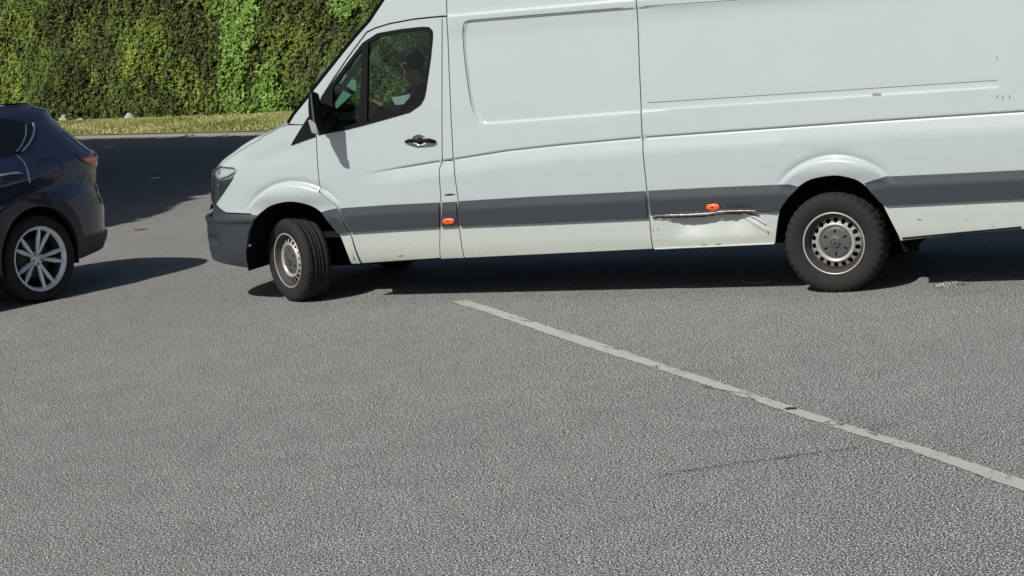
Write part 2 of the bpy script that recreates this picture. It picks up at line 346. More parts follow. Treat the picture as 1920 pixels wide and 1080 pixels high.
# ================================================================== VAN
VW = 0.995; VYC = VW-.05          # half width, centreline in local y
X0F, X1R = -0.15, 5.78
LF, CXF, CYF = sellipse(.87, VW, 3.2); LR, CXR, CYR = sellipse(.15, VW, 5)
SF0, SR1 = X0F-LF[-1], X1R+LR[-1]
def sil_b(frame, targets, cx, cy, w, slope, x0, y0, sgn, tfun=lambda z: 0.0):
    out = []
    for px, py in targets:
        p = frame.plane(px, py, y0); best = None
        for b in np.linspace(.02, 1.6, 400):
            X = x0+sgn*b*cx; Y = y0+tfun(p[2])+(w-tfun(p[2]))*(1-cy); k = (sgn*(X-slope*(Y-y0))).max()
            e = abs(k-sgn*p[0])
            if best is None or e < best[0]: best = (e, b)
        out.append((p[2], best[1]))
    return sorted(out)
_o = VF.ldir(pray(392, 400)); SLP = _o[0]/_o[1]
tb = sil_b(VF, [(393, 478), (390, 455), (388, 430), (389, 410), (394, 392), (396, 375), (397.5, 350), (398.5, 328), (403, 315)], CXF, CYF, VW, SLP, X0F, -.05, -1)
VBZ = [.2, .28]+[a for a, _ in tb]+[1.2, 1.4, 1.6]; VBB = [tb[0][1]-.06, tb[0][1]-.02]+[b for _, b in tb]+[tb[-1][1]-.12, .45, .4]
CRX = [.5, .68, 1.03, 1.386, 1.485, 1.927, 2.355, 2.997, 3.769, 4.524, 5.066, 5.658, 6.2]; CRZ = [.975, .997, 1.038, 1.074, 1.081, 1.123, 1.144, 1.164, 1.175, 1.185, 1.19, 1.194, 1.196]
def crz(X): return np.interp(X, CRX, CRZ)
def rzt(X): return np.interp(X, [1.6, 3.0, 3.8, 6], [2.085, 2.078, 2.064, 2.05])
def rzb(X): return np.interp(X, [1.6, 1.8, 2.15, 3, 6], [1.345, 1.322, 1.325, 1.338, 1.345])
def rxl(Z): return np.interp(Z, [1.3, 1.34, 1.39, 1.49, 1.65, 1.85, 2.0, 2.05, 2.1], [1.80, 1.735, 1.687, 1.663, 1.648, 1.633, 1.632, 1.645, 1.70])
FLR = [(.06, .40, .563), (4.364, .443, .514)]
def tum(Z): return np.interp(Z, [.2, .28, .34, .42, .55, .78, .95, 1.07, 1.2, 1.45, 1.8, 2.15, 2.3, 2.45, 2.56, 2.63], [.11, .06, .030, .014, .006, .004, .0, .002, .008, .022, .048, .075, .092, .12, .165, .21])
def vdet(X, Z):
    D = np.zeros(len(X)); u = Z-crz(X); am = ss(.62, 1.15, X)*(1-ss(5.7, 5.78, X))
    p = np.interp(u, [-.40, -.15, -.11, -.016, -.010, .0, .004], [0, .006, .0075, -.011, -.0145, -.0005, 0]); D += p*am
    # faint crease on the fender running up to the sail panel
    zf = np.interp(X, [-.4, .1], [1.14, 1.27]); uf = Z-zf; D += np.interp(uf, [-.16, -.02, 0, .012], [0, -.006, 0, 0])*ss(-.45, -.1, X)*(1-ss(.06, .3, X))
    d = np.minimum(np.minimum(X-rxl(Z), rzt(X)-Z), Z-rzb(X)); rr = ss(3.0, 3.25, X); D -= (.012*ss(0, .010, d)*(1-rr)+.006*ss(0, .03, d)*rr)*ss(1.5, 1.6, X)*(1-ss(5.5, 5.52, X))
    # thin groove above the rear recess edge
    # roof joint: small upward-facing step
    D += .009*(1-ss(-.006, .010, Z-2.133))*ss(1.45, 1.5, X)*ss(1.95, 2.12, Z)
    for xc, zc, R in FLR:
        r = np.hypot(X-xc, Z-zc); up = ss(.74, .90, Z)
        D += up*(.030*(1-ss(R-.030, R+.002, r))+.024*np.clip((R-.03-r)/.11, 0, 1.1)-.016*np.interp(r, [R-.01, R+.002, R+.032], [0, 1, 0]))
    # crash dent in the lower rear panel
    zt = .575-.012*np.sin((X-3.0)*5); a = ss(3.06, 3.25, X)*(1-ss(3.72, 3.86, X))
    dp = .050*np.exp(-((X-3.33)/.21)**2)+.040*np.exp(-((X-3.66)/.12)**2)
    D -= a*dp*(1-ss(.0, .18, zt-Z))*(1-ss(0, .02, Z-zt-.01))
    c = np.abs((Z-.56)+(X-3.70)*.62)*.85; D += .012*np.exp(-(c/.010)**2)*ss(3.62, 3.70, X)*(1-ss(3.86, 3.90, X))
    D += .0035*np.sin(X*3.1+Z*2)*ss(1.4, 1.7, X)*ss(1.3, 1.5, Z)*.3
    return D
def vshell(S, Z):
    S = np.asarray(S, float); Z = np.asarray(Z, float)
    t = tum(Z); b = np.interp(Z, VBZ, VBB); x = S.copy(); y = np.zeros(len(S)); gf = X0F-S; gr = S-X1R
    cx = np.interp(gf, LF, CXF); cy = np.interp(gf, LF, CYF); m = gf > 0; x[m] = X0F-b[m]*cx[m]
    cxr = np.interp(gr, LR, CXR); cyr = np.interp(gr, LR, CYR); q = gr > 0; x[q] = X1R+.15*cxr[q]-tum(Z[q])*.5*cxr[q]
    yy = np.where(m, 1-cy, np.where(q, 1-cyr, 0)); y = -.05+t+(VW-t)*yy
    y = y-vdet(x, Z)*(1-np.clip(yy*4, 0, 1))
    return np.stack([x, y, Z], 1)
VS = Shell(vshell, VF, SF0, SR1, .20, 2.64)
T = VS.T
# feature rows so creases are meshed finely
_f = []
xs = np.arange(.6, 5.78, .03)
for o in (.012, .003, -.003, -.010, -.016, -.03, -.06, -.11, -.15): _f += [(x, float(crz(x))+o) for x in xs]
xs = np.arange(1.62, 5.5, .03)
for o in (-.004, .002, .007, .012, .02): _f += [(x, float(rzb(x))+o) for x in xs if x > 1.72]+[(x, float(rzt(x))-o) for x in xs]
zs = np.arange(1.34, 2.08, .03)
for o in (-.004, .002, .007, .012, .02): _f += [(float(rxl(z))+o, z) for z in zs]
for o in (-.010, -.004, 0, .004, .010): _f += [(x, 1.401+o) for x in np.arange(3.02, 5.52, .03)]
for o in (-.014, -.007, 0, .006, .012): _f += [(x, 2.133+o) for x in np.arange(1.45, 5.75, .03)]
for xc, zc, R in FLR:
    for r in (R+.034, R+.018, R+.006, R-.004, R-.014, R-.022, R-.032, R-.05, R-.08, R-.11): _f += [(xc+r*math.cos(a), zc+r*math.sin(a)) for a in np.arange(.25, math.pi-.25, .05)]
for z in np.arange(.38, .60, .0125): _f += [(x, z) for x in np.arange(3.02, 3.92, .02)]
_f = np.array(_f)
_k = {}
for p in _f: _k.setdefault((int(p[0]/.006), int(p[1]/.004)), p)
FE = np.array(list(_k.values()))

van = empty('cargo_van', VF.o.tolist(), YV)
tag(van, 'white high-roof panel van with grey side mouldings, dented sill and front wheels turned', 'van')
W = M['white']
# --- side panels
openF = T((462, 497), (463, 458), (467, 433), (478, 411), (492, 397), (509, 386), (537, 379), (564, 381), (592, 391), (614, 411), (634, 436), (648, 469), (659, 495))
openR = T((1454, 457), (1458, 421), (1464, 392), (1479, 371), (1500, 349), (1524, 336), (1560, 330), (1584, 332), (1609, 340), (1633, 359), (1652, 380), (1666, 407), (1681, 436), (1688, 452))
hoodl = T((412, 311), (430, 297.5), (450, 283), (473, 269), (490, 259), (508, 248), (525, 238), (541, 234))
openF = crom(openF[:], 3); openR = crom(openR, 3)
fender = hoodl+T((566, 234), (592, 234), (593, 258), (595, 300), (598, 359), (620, 377), (634, 390), (657, 436), (677, 495))+openF[::-1][:28]+T((470, 401), (445, 400), (424, 399), (413, 392), (405, 383), (419, 363), (436, 337), (443, 320), (437, 314.5), (416, 312.5))
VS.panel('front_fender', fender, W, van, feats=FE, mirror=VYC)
doorR = [(829, 31), (830, 301), (824, 316), (827, 379), (826, 484)]
door = T(*doorR)+T((679, 494), (657, 436), (634, 390), (620, 377), (598, 359), (595, 300), (593, 258), (594, 215), (604, 182), (625, 150), (650, 112), (675, 78), (688, 61), (704, 53), (730, 45), (775, 36.5))
Wn = rnd(T((596, 254), (600, 190), (624, 154), (650, 119), (680, 80), (708, 62), (750, 54.5), (791, 50), (805, 50.5), (812, 58), (812, 72), (808, 111), (799, 172), (796, 185), (789, 197), (769, 211), (720, 225), (680, 236), (648, 244)), .012, 3)
G1 = rnd(T((690.5, 80), (713, 69), (750, 62), (791, 57), (802, 59), (806, 70), (803, 111), (797, 155), (791, 180), (782, 193), (763, 204), (720, 218), (688, 229)), .015, 3)
G2 = rnd(T((624, 165), (640, 143), (679, 92), (678, 140), (673, 230), (650, 237), (626, 243), (624, 215)), .012, 3)
hc = T((785, 265))[0]; cup = [(hc[0]+.068*math.cos(a), hc[1]+.055*math.sin(a)) for a in np.linspace(0, 2*math.pi, 24, endpoint=False)]
dr = VS.panel('front_door', door, W, van, holes=[Wn, cup], feats=FE, hgap=-.004); drm = mirrored(dr, VYC)
def pair(o): mirrored(o, VYC, drm); return o
pair(VS.panel('window_seal', Wn, M['black'], dr, holes=[G1, G2], extra=.004, gap=0, flange=.03, res=.04, resb=.015))
pair(VS.panel('window_glass', G1, M['glass'], dr, extra=-.012, gap=-.006, flange=0, res=.05))
pair(VS.panel('window_glass', G2, M['glass'], dr, extra=-.010, gap=-.006, flange=0, res=.05))
V_ = []; F_ = []   # handle recess bowl
for i, (r, dd) in enumerate([(1.0, .004), (.9, .012), (.6, .024), (.25, .03), (.02, .031)]):
    P, n = VS.pos([hc[0]+.068*r*math.cos(a) for a in np.linspace(0, 2*math.pi, 24, endpoint=False)], [hc[1]+.055*r*math.sin(a) for a in np.linspace(0, 2*math.pi, 24, endpoint=False)], -dd); V_ += list(P)
for i in range(4):
    for k in range(24): F_.append((i*24+k, i*24+(k+1) % 24, (i+1)*24+(k+1) % 24, (i+1)*24+k))
pair(pmesh('handle_recess', V_, F_, W, dr))
hp = T((761, 266), (770, 263.5), (790, 264), (808, 263), (817, 266))
V_ = []; F_ = []; P, _ = VS.pos([p[0] for p in hp], [p[1] for p in hp], [.012, .030, .034, .030, .012] and (lambda S, Z: np.array([.006, .030, .036, .030, .008])))
tube(V_, F_, list(P), [.010, .014, .014, .017, .013], 10); pair(pmesh('door_handle', V_, F_, M['black'], dr))
pl = doorR[:1]+[(838, 31)]
slL = [(838, 31), (843, 156), (850, 297), (859, 373), (861, 425), (871, 484)]
bp_ = T((829, 31), (838, 31), (843, 156), (850, 297), (859, 373), (861, 425), (871, 484), (826, 486), (827, 379), (824, 316), (830, 301))
bpo = VS.panel('door_pillar', bp_, W, van, feats=FE); mirrored(bpo, VYC)
VS.ribbon('pillar_seam', T((831, 302), (850.5, 300.5)), .007, M['black'], van, h=.0015, mirror=VYC)
sl_ = T((833, 365.5), (853, 364.5)); VS.ribbon('pillar_slot', sl_, lambda t: .004+.012*math.sin(math.pi*min(max(t, .02), .98)), M['black'], van, h=.002, mirror=VYC)
_A2 = T((838, 31))[0]; seam = T((1199, 130), (1205, 259), (1213, 358), (1218, 410), (1224, 467)); sx = seam[0][0]
slider = [( _A2[0], 2.60)]+T(*slL)+seam[::-1]+[(sx+.01, 2.133), (sx+.01, 2.60)]
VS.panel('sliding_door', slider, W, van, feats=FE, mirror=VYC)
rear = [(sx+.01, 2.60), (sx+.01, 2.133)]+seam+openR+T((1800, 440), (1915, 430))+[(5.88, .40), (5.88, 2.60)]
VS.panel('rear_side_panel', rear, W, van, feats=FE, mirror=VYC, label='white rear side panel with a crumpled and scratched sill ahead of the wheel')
con = T((541, 233), (552, 215), (574, 188), (588, 169), (615, 135), (642, 101), (668, 69), (694, 40))
con = con+[(1.02, 2.33)]
con[-1] = (con[-2][0]+.13, con[-2][1]+.15)
cab = con+[(con[-1][0]+.22, 2.50), (_A2[0], 2.60)]+T((838, 30), (829, 30), (775, 35.5), (730, 44), (704, 52), (687, 60), (675, 76), (650, 110), (624, 148), (603, 181), (593, 213), (592, 234), (566, 234))
VS.ribbon('seam_and_edge_shade', [(3.045, 1.401), (5.50, 1.401)], .005, M['lampdark'], van, h=.0012, mirror=VYC)
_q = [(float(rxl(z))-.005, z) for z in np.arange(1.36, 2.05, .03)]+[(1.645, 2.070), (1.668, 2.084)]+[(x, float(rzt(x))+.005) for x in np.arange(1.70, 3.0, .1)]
VS.ribbon('seam_and_edge_shade', _q, lambda t: .0075*min(1, t*9+.1), M['lampdark'], van, h=.001, mirror=VYC)  # dark line paints the shade on the door recess's left and top edges
VS.ribbon('seam_and_edge_shade', [(x, float(rzt(x))+.004) for x in np.arange(3.06, 5.4, .1)], .007, M['lampdark'], van, h=.0005, mirror=VYC)  # painted shade line along the top edge of the rear recess
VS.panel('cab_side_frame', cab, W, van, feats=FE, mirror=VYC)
# --- mouldings
def mx(S, Z, T_=None):
    return .008+.0*S
def mould(name, poly, mat=M['moulding']):
    P = np.array(poly); gx = np.arange(P[:, 0].min()+.001, P[:, 0].max(), .01); top = []
    for x in gx:      # upper edge of the strip along its length
        z = [P[i][1]+(P[(i+1) % len(P)][1]-P[i][1])*(x-P[i][0])/(P[(i+1) % len(P)][0]-P[i][0]) for i in range(len(P)) if (P[i][0]-x)*(P[(i+1) % len(P)][0]-x) < 0]; top.append(max(z) if z else P[:, 1].max())
    top = np.array(top); top = np.maximum(top, top.max()-.05)
    def ex(S, Z): d = np.interp(S, gx, top)-Z; return np.interp(d, [-.05, .0, .066, .078, .20], [.008, .009, .024, .0245, .019])
    rows = [(x, z-o) for x, z in zip(gx[::3], top[::3]) for o in (.022, .044, .062, .070, .080, .11)]
    return VS.panel(name, poly, mat, van, extra=ex, gap=.002, flange=.024, feats=np.array(rows), mirror=VYC)
mould('side_moulding', T((603, 397), (620, 392), (633, 390), (656, 435), (638, 438), (634, 436), (614, 411)))
mould('side_moulding', T((637, 390), (730, 383.5), (825, 379), (825, 426), (740, 431), (660, 436)))
mould('side_moulding', T((829.5, 379), (857, 377.5), (860, 424), (829, 426)))
mould('side_moulding', T((861, 376.5), (1000, 368), (1211, 357.5), (1216, 409.5), (1040, 417.5), (864, 424.5)))
mould('side_moulding', T((1215.5, 357), (1350, 350), (1480, 345), (1499, 350), (1479, 371), (1464, 392), (1463, 397), (1400, 397), (1340, 397), (1221, 404)))
mould('side_moulding', T((1620, 343), (1638, 337), (1660, 330.5), (1780, 325), (1920, 318))+[(5.80, .812), (5.80, .615)]+T((1915, 373.5), (1800, 379), (1663, 386), (1652, 380), (1633, 359)))
for px, py in ((843.5, 414), (1338.5, 387.5)):
    c = T((px, py))[0]; poly = [(c[0]+(.026 if math.cos(a) > 0 else -.026)+.024*math.cos(a), c[1]+.024*math.sin(a)) for a in np.linspace(0, 2*math.pi, 24, endpoint=False)]
    rim_ = [(c[0]+(p[0]-c[0])*1.14, c[1]+(p[1]-c[1])*1.2) for p in poly]
    b_ = VS.panel('marker_lamp', rim_, M['black'], van, extra=.024, gap=0, flange=.03, res=.02, resb=.008)
    VS.panel('lamp_lens', poly, M['orange'], b_, extra=lambda S, Z, c=c: .026+.012*np.clip(1-((S-c[0])/.052)**2-((Z-c[1])/.026)**2, 0, 1)**.5, gap=0, flange=.006, res=.008, resb=.008)
    VS.ribbon('lamp_mark', [(c[0]-.012, c[1]), (c[0]+.012, c[1]+.001)], .007, M['dkred'], b_, h=.0395, res=.006)
# --- sill lip along the bottom, scratches, small marks
def lip(a, b, n=20): return [tuple(np.array(a)+(np.array(b)-np.array(a))*i/n) for i in range(n+1)]
VS.ribbon('sill_flange', lip(T((1228, 466.5))[0], T((1452, 456.5))[0]), .010, W, van, h=.008, mirror=VYC)
VS.ribbon('rear_sill_trim', lip(T((1692, 447))[0], T((1915, 426))[0]), .014, M['black'], van, h=.004, mirror=VYC)
def edge_tube(name, pts, r, mat, y=-.066):
    V_ = []; F_ = []; q = [VF.plane(px, py, y+.004*math.sin(k*1.9)) for k, (px, py) in enumerate(resample(pts, 6, False))]; n_ = len(q)
    tube(V_, F_, q, [r*(.35+.65*math.sin(math.pi*min(max(k/(n_-1), .08), .92)))*(1+.3*math.sin(k*2.3)) for k in range(n_)], 6); return pmesh(name, V_, F_, mat, van)
edge_tube('torn_sill_edge', [(1222, 406), (1235, 403.5), (1290, 402.5), (1330, 400), (1345, 397), (1370, 395.5), (1398, 395), (1420, 396)], .0065, M['scratch'])
edge_tube('scrape_mark', [(1224, 403.5), (1260, 400), (1330, 397), (1352, 393.5), (1400, 392), (1452, 396)], .0055, M['rust'], -.070)
edge_tube('scrape_mark', [(1223, 409), (1250, 407.5), (1290, 406.5), (1325, 405), (1350, 401.5), (1375, 400.5)], .0065, M['black'], -.060)
VS.ribbon('scrape_mark', T((1398, 397), (1405, 401), (1416, 403), (1424, 405)), .014, M['rust'], van, h=.004)
VS.ribbon('torn_sill_edge', T((1372, 400.5), (1385, 401.5), (1402, 403), (1418, 408), (1436, 420)), lambda t: .004+.005*t, M['lampbowl'], van, h=.012)
for a in (((1444, 399), (1449, 404)), ((1440, 432), (1441, 440)), ((1453, 400), (1455, 402)), ((1234, 428), (1234, 432)), ((1225, 430), (1225.4, 434)), ((1316, 459.5), (1324, 459)), ((1342, 458.6), (1352, 458)), ((1869, 105), (1870, 113)), ((1870, 178), (1870, 184)), ((1720, 411), (1728, 412)), ((747, 480), (756, 479)), ((1880, 180), (1880.5, 188)), ((1893, 178), (1893.4, 186))):
    VS.ribbon('scratch', T(*a), lambda t: .0065*math.sin(math.pi*min(max(t, .15), .85)), M['rust'], van, h=.002, res=.01)
bdg = T((1636, 174.5), (1652, 174), (1652, 179), (1636, 179.5)); VS.panel('small_plate', bdg, M['lampdark'], van, extra=.004, gap=0, flange=.006, res=.03)
# --- bumper
bump = T((405, 384), (413, 393), (424, 400), (445, 401), (470, 402), (486, 403.5), (478, 411), (467, 433), (463, 458), (462.5, 490), (470, 503), (440, 499), (415, 493), (398, 484))
zb_ = bump[-1][1]; bump += [(SF0, zb_-.005), (SF0, .70), (X0F-.62, .70)]+T((399, 380))
def bex(S, Z):
    z1 = VF.plane(389, 412, 0.)[2]
    e = .012*ss(z1-.05, z1-.02, Z)*(1-ss(z1, z1+.05, Z))
    fog = T((395, 440), (412, 462)); return e-.03*ss(0, .02, np.minimum(np.minimum(S-(fog[0][0]-.10), fog[1][0]-S), np.minimum(fog[0][1]-Z, Z-fog[1][1])))
bexf = T((397, 440), (412, 461))
def bex(S, Z):
    z1 = .69; e = .016*ss(z1-.035, z1-.022, Z)*(1-ss(z1-.01, z1+.05, Z))
    return e-.025*ss(0, .015, np.minimum(np.minimum(S-(bexf[0][0]-.16), bexf[1][0]-S), np.minimum(bexf[0][1]-Z, Z-bexf[1][1])))
rows = [(s, z) for z in (.655, .668, .68, .69, .71, .74, bexf[0][1], bexf[0][1]-.012, bexf[1][1], bexf[1][1]+.012) for s in np.arange(SF0, X0F, .03)]
bpr = VS.panel('front_bumper', bump, M['moulding'], van, extra=bex, gap=.002, flange=.03, feats=np.array(rows), mirror=VYC)
# --- headlight
hl = T((403, 317), (408, 313), (416, 312.5), (437, 314.5), (443.5, 319), (436, 337), (419, 362), (404, 382), (397.5, 376), (397, 350), (399, 330))
hin = [(X0F-.93, hl[0][1]-.02), (X0F-.93, hl[7][1]+.06)]
hl2 = rnd(hl[:8]+[(hl[7][0]-.10, hl[7][1]+.01), (X0F-.88, hl[7][1]+.10), (X0F-.86, hl[0][1]-.03)], .012, 3)
lo = VS.panel('headlight', hl2, M['lampbowl'], van, extra=-.025, gap=-.004, flange=-.02, res=.03); lom = mirrored(lo, VYC)
o_ = VS.panel('lamp_glass', hl2, M['lens'], lo, extra=.003, gap=.002, flange=.004, res=.03, resb=.015); mirrored(o_, VYC, lom)
up_ = T((410, 318), (436, 317), (441, 321), (425, 330), (409, 335)); o_ = VS.panel('lamp_reflector', rnd(up_, .01, 3), M['reflector'], lo, extra=-.012, gap=0, flange=.02, res=.02); mirrored(o_, VYC, lom)
lw = T((407, 340), (425, 336), (433, 336), (420, 355), (406, 372)); o_ = VS.panel('lamp_reflector', rnd(lw, .01, 3), plain('lamp_satin', (.30, .33, .33), .4, .1), lo, extra=-.022, gap=0, flange=.02, res=.02); mirrored(o_, VYC, lom)
for px, py in ((410, 322), (408, 349)):
    c = VS.trace(px, py); P, n = VS.pos([c[0]], [c[1]], -.01); bm = bmesh.new(); bmesh.ops.create_uvsphere(bm, u_segments=12, v_segments=8, radius=.016, matrix=Matrix.Translation(P[0].tolist())); o_ = bmobj('lamp_bulb', bm, M['chrome'], lo, True); mirrored(o_, VYC, lom)
# --- grille between the headlights
gs0, gs1 = SF0, X0F-.90
gp = VS.panel('radiator_grille', [(gs0, .705), (gs1, .705), (gs1, 1.03), (gs0, 1.03)], M['under'], van, extra=-.03, gap=0, flange=0, mirror=VYC)
for z in (.76, .84, .92, .995): VS.ribbon('grille_slat', [(gs0, z), (gs1, z)], .045, M['moulding'], van, h=-.004, mirror=VYC)
V_, F_ = lathe([(.088, 0), (.100, -.012), (.108, 0), (.100, .012)], 40, close=True)
nz = VS.pos([SF0+.001], [.90])[0][0]
R90 = Matrix.Rotation(math.radians(-90), 4, 'Z')
def xf(V, mt): return [np.array(mt @ Vector((float(v[0]), float(v[1]), float(v[2])))) for v in V]
starV = []; starF = []
def star(R, th, y0=0.0, V=starV, Fc=starF, rot=0.0):
    b = len(V)
    V.append((0, y0-th*1.6, 0)); V.append((0, y0+th*.2, 0))
    for k in range(3):
        a = math.pi/2+rot+k*2*math.pi/3; V.append((R*math.cos(a), y0-th*.3, R*math.sin(a))); a2 = a+math.pi/3; V.append((R*.16*math.cos(a2), y0, R*.16*math.sin(a2)))
    for k in range(6): i, j = b+2+k, b+2+(k+1) % 6; Fc.append((b, i, j)); Fc.append((b+1, j, i))
bd = list(V_); bf = list(F_); star(.095, .012, 0, bd, bf)
pmesh('grille_emblem', xf(bd, Matrix.Translation((nz[0]-.012, nz[1], nz[2])) @ R90), bf, M['chrome'], van, True)
# --- hood
H = np.array(hoodl); HS = np.array(resample(hoodl, .03, False)); HP, _ = VS.pos(HS[:, 0], HS[:, 1], -.001); nH = len(HP)
nose = VS.pos([X0F-.86], [hl[0][1]-.02])[0][0]; extra_ = [nose+(HP[0]-nose)*t for t in (0, .35, .7)]
HP = np.array(extra_+list(HP)); nH = len(HP)
vs_ = np.concatenate([[-1, -.995, -.985, -.97, -.95, -.92], np.linspace(-.88, .88, 25), [.92, .95, .97, .985, .995, 1]])
curves = []
for i, p in enumerate(HP):
    t = i/(nH-1); half = VYC-p[1]; c = []
    edge = .030*(1-ss(.45, .9, t))*ss(0, .12, t)+.003; fw = .10+.08*t
    sx0 = 0
    for v in vs_:
        a = abs(v); k = 1-a**2.4; e = 1-ss(0, .06, np.array([1-a]))[0]
        c.append((p[0]-fw*k, VYC+v*half, p[2]+edge*(1-e)+.040*k*(.3+.7*t)-.02*(1-t)**3*k))
    curves.append(c)
bk = curves[-1]; hood = loft('hood', curves, W, van, flip=False)
# nose drop of the hood to the grille
fr = curves[0]; low = [(x+.01, y, z-.055) for x, y, z in fr]; loft('hood_front_edge', [low, fr], W, van)
# --- windscreen, cowl and roof
CS = np.array(resample(con, .05, False)); CP, _ = VS.pos(CS[:, 0], CS[:, 1], .0); wv = np.linspace(-1, 1, 25)
def acr(p, bulge, inn=0.0, up=0.0, crown=0.0):
    half = VYC-p[1]-inn; return [(p[0]-bulge*(1-abs(v)**2.2), VYC+v*half, p[2]+up+crown*(1-v*v)) for v in wv]
loft('windscreen', [acr(p, .20*(1-.4*i/len(CP)), .05) for i, p in enumerate(CP)], M['glass'], van)
for sgn in (0, 1):
    V_ = []; F_ = []; q = [(p[0]-.012, p[1]+.03, p[2]+.006) for p in CP]
    tube(V_, F_, q, .022, 8); o_ = pmesh('windscreen_seal', V_, F_, M['black'], van)
    if sgn: mirrored(o_, VYC); break
bpy.data.objects.remove(o_) if False else None
cowl = [[(x, y, z) for x, y, z in bk], [(x*.3+(.7)*(a[0]), y, z+.004) for (x, y, z), a in zip(bk, [np.interp(0, [0], [0]) or (CP[0][0]-.20*(1-abs(v)**2.2), 0) for v in vs_])], [(CP[0][0]-.20*(1-abs(v)**2.2)+.02, VYC+v*(VYC-CP[0][1]-.05), CP[0][2]-.005) for v in vs_]]
loft('cowl', cowl, M['black'], van)
rl = [tuple(con[-1]), (con[-1][0]+.22, 2.50), (_A2[0], 2.60), (sx, 2.60), (5.88, 2.60)]; RS = np.array(resample(rl, .08, False)); RP, _ = VS.pos(RS[:, 0], RS[:, 1], 0)
loft('roof', [acr(p, .12*max(0, 1-i/6), .0, 0, .03+.10*min(1, i/8)) for i, p in enumerate(RP)], W, van)
# wipers
V_ = []; F_ = []
def scr(t, v, off=.02):
    i = t*(len(CP)-1); i0 = min(int(i), len(CP)-2); p = CP[i0]+(CP[i0+1]-CP[i0])*(i-i0); half = VYC-p[1]-.05; return np.array((p[0]-.2*(1-.4*t)*(1-abs(v)**2.2)-off, VYC+v*half, p[2]+off*.6))
tube(V_, F_, [scr(.02, -.2), scr(.06, -.5), scr(.10, -.75)], .012, 6); tube(V_, F_, [scr(.04, -.35, .03), scr(.03, -.85, .03)], .009, 6)
tube(V_, F_, [scr(.02, .5), scr(.06, .2), scr(.10, 0)], .012, 6); tube(V_, F_, [scr(.04, .35, .03), scr(.03, -.1, .03)], .009, 6)
pmesh('wiper', V_, F_, M['black'], van)
V_ = []; F_ = []      # upright blade lying along the near pillar
q = [VF.plane(583, 178, -.01), VF.plane(590, 155, -.01), VF.plane(598, 138, -.01), VF.plane(606, 131, -.01)]
q = [p+np.array([0, .05, 0]) for p in q]; tube(V_, F_, q, [.010, .018, .026, .016], 8); pmesh('pillar_mirror', V_, F_, plain('dusty_olive_plastic', (.10, .095, .055), .6), van)
# --- sail panel + wing mirror
_dd = inset(door, -.022); o_ = VS.panel('door_seal', _dd, M['black'], van, holes=[inset(Wn, .004)], extra=-.026, gap=0, flange=0, res=.05); mirrored(o_, VYC)
VS.panel('sail_panel', T((545.5, 272.5), (576, 222), (591.5, 206), (591.5, 256.5)), M['black'], van, extra=.006, gap=0, flange=.02, res=.04, mirror=VYC)
def hull(name, pts, mat, parent, bevel=.012, label=None):
    bm = bmesh.new(); [bm.verts.new(tuple(map(float, p))) for p in pts]; bmesh.ops.convex_hull(bm, input=bm.verts[:])
    bmesh.ops.dissolve_limit(bm, angle_limit=.02, verts=bm.verts[:], edges=bm.edges[:]); bmesh.ops.triangulate(bm, faces=[f for f in bm.faces if len(f.verts) > 4])
    o = bmobj(name, bm, mat, parent, False, bevel, label); return o
def pt(px, py, y): return VF.plane(px, py, y)
mo, mi = -.33, -.13
mir = [pt(578, 172, mo), pt(586, 170, mo), pt(586, 250, mo+.02), pt(592, 252, mo+.02), pt(577, 200, mo), pt(579, 235, mo), pt(588, 172, mi), pt(598, 176, mi), pt(602, 250, mi), pt(608, 252, mi), pt(607, 215, mi), pt(600, 250, mi)]
mr = hull('wing_mirror', mir, M['black'], van, .012); mrm = mirrored(mr, VYC)
o_ = hull('mirror_ridge', [pt(581, 176, mo-.012), pt(584, 176, mo-.012), pt(587, 234, mo-.008), pt(591, 235, mo-.008), pt(583, 178, mo+.03), pt(590, 236, mo+.03)], M['lampdark'], mr, .004); mirrored(o_, VYC, mrm)
o_ = hull('turn_signal', [pt(577.5, 225, mo-.006), pt(582, 224, mo-.012), pt(592, 232, mo-.012), pt(584, 248, mo-.008), pt(596, 251, mo-.01), pt(588, 251, mo+.05), pt(600, 250, mo+.06), pt(580, 226, mo+.05)], plain('grey_signal_lens', (.36, .37, .36), .3, .1, var=.35, vs=60), mr, .004); mirrored(o_, VYC, mrm)
V_ = []; F_ = []; tube(V_, F_, [pt(600, 232, mi), pt(616, 225, -.05), pt(632, 222, .0)], [.05, .055, .06], 10); tube(V_, F_, [pt(600, 200, mi), pt(612, 204, -.06), pt(624, 212, .0)], [.03, .035, .05], 10)
o_ = pmesh('mirror_arm', V_, F_, M['black'], mr); mirrored(o_, VYC, mrm)
# --- rear end
rs = X1R+.10
VS.panel('rear_door', [(rs+.16, .45), (SR1, .45), (SR1, 2.52), (rs+.16, 2.52)], W, van, gap=.003, mirror=VYC, res=.08)
VS.panel('rear_corner', [(rs, .40), (rs+.155, .40), (rs+.155, 2.60), (rs, 2.60)], W, van, gap=.002, res=.06, mirror=VYC)
VS.panel('tail_light', rnd([(rs+.01, .85), (rs+.13, .85), (rs+.13, 1.3), (rs+.01, 1.3)], .02), M['red'], van, extra=.012, gap=0, res=.05, mirror=VYC)
VS.panel('rear_bumper', [(rs-.1, .36), (SR1, .36), (SR1, .48), (rs-.1, .48)], M['moulding'], van, extra=.05, gap=0, flange=.08, res=.06, mirror=VYC)
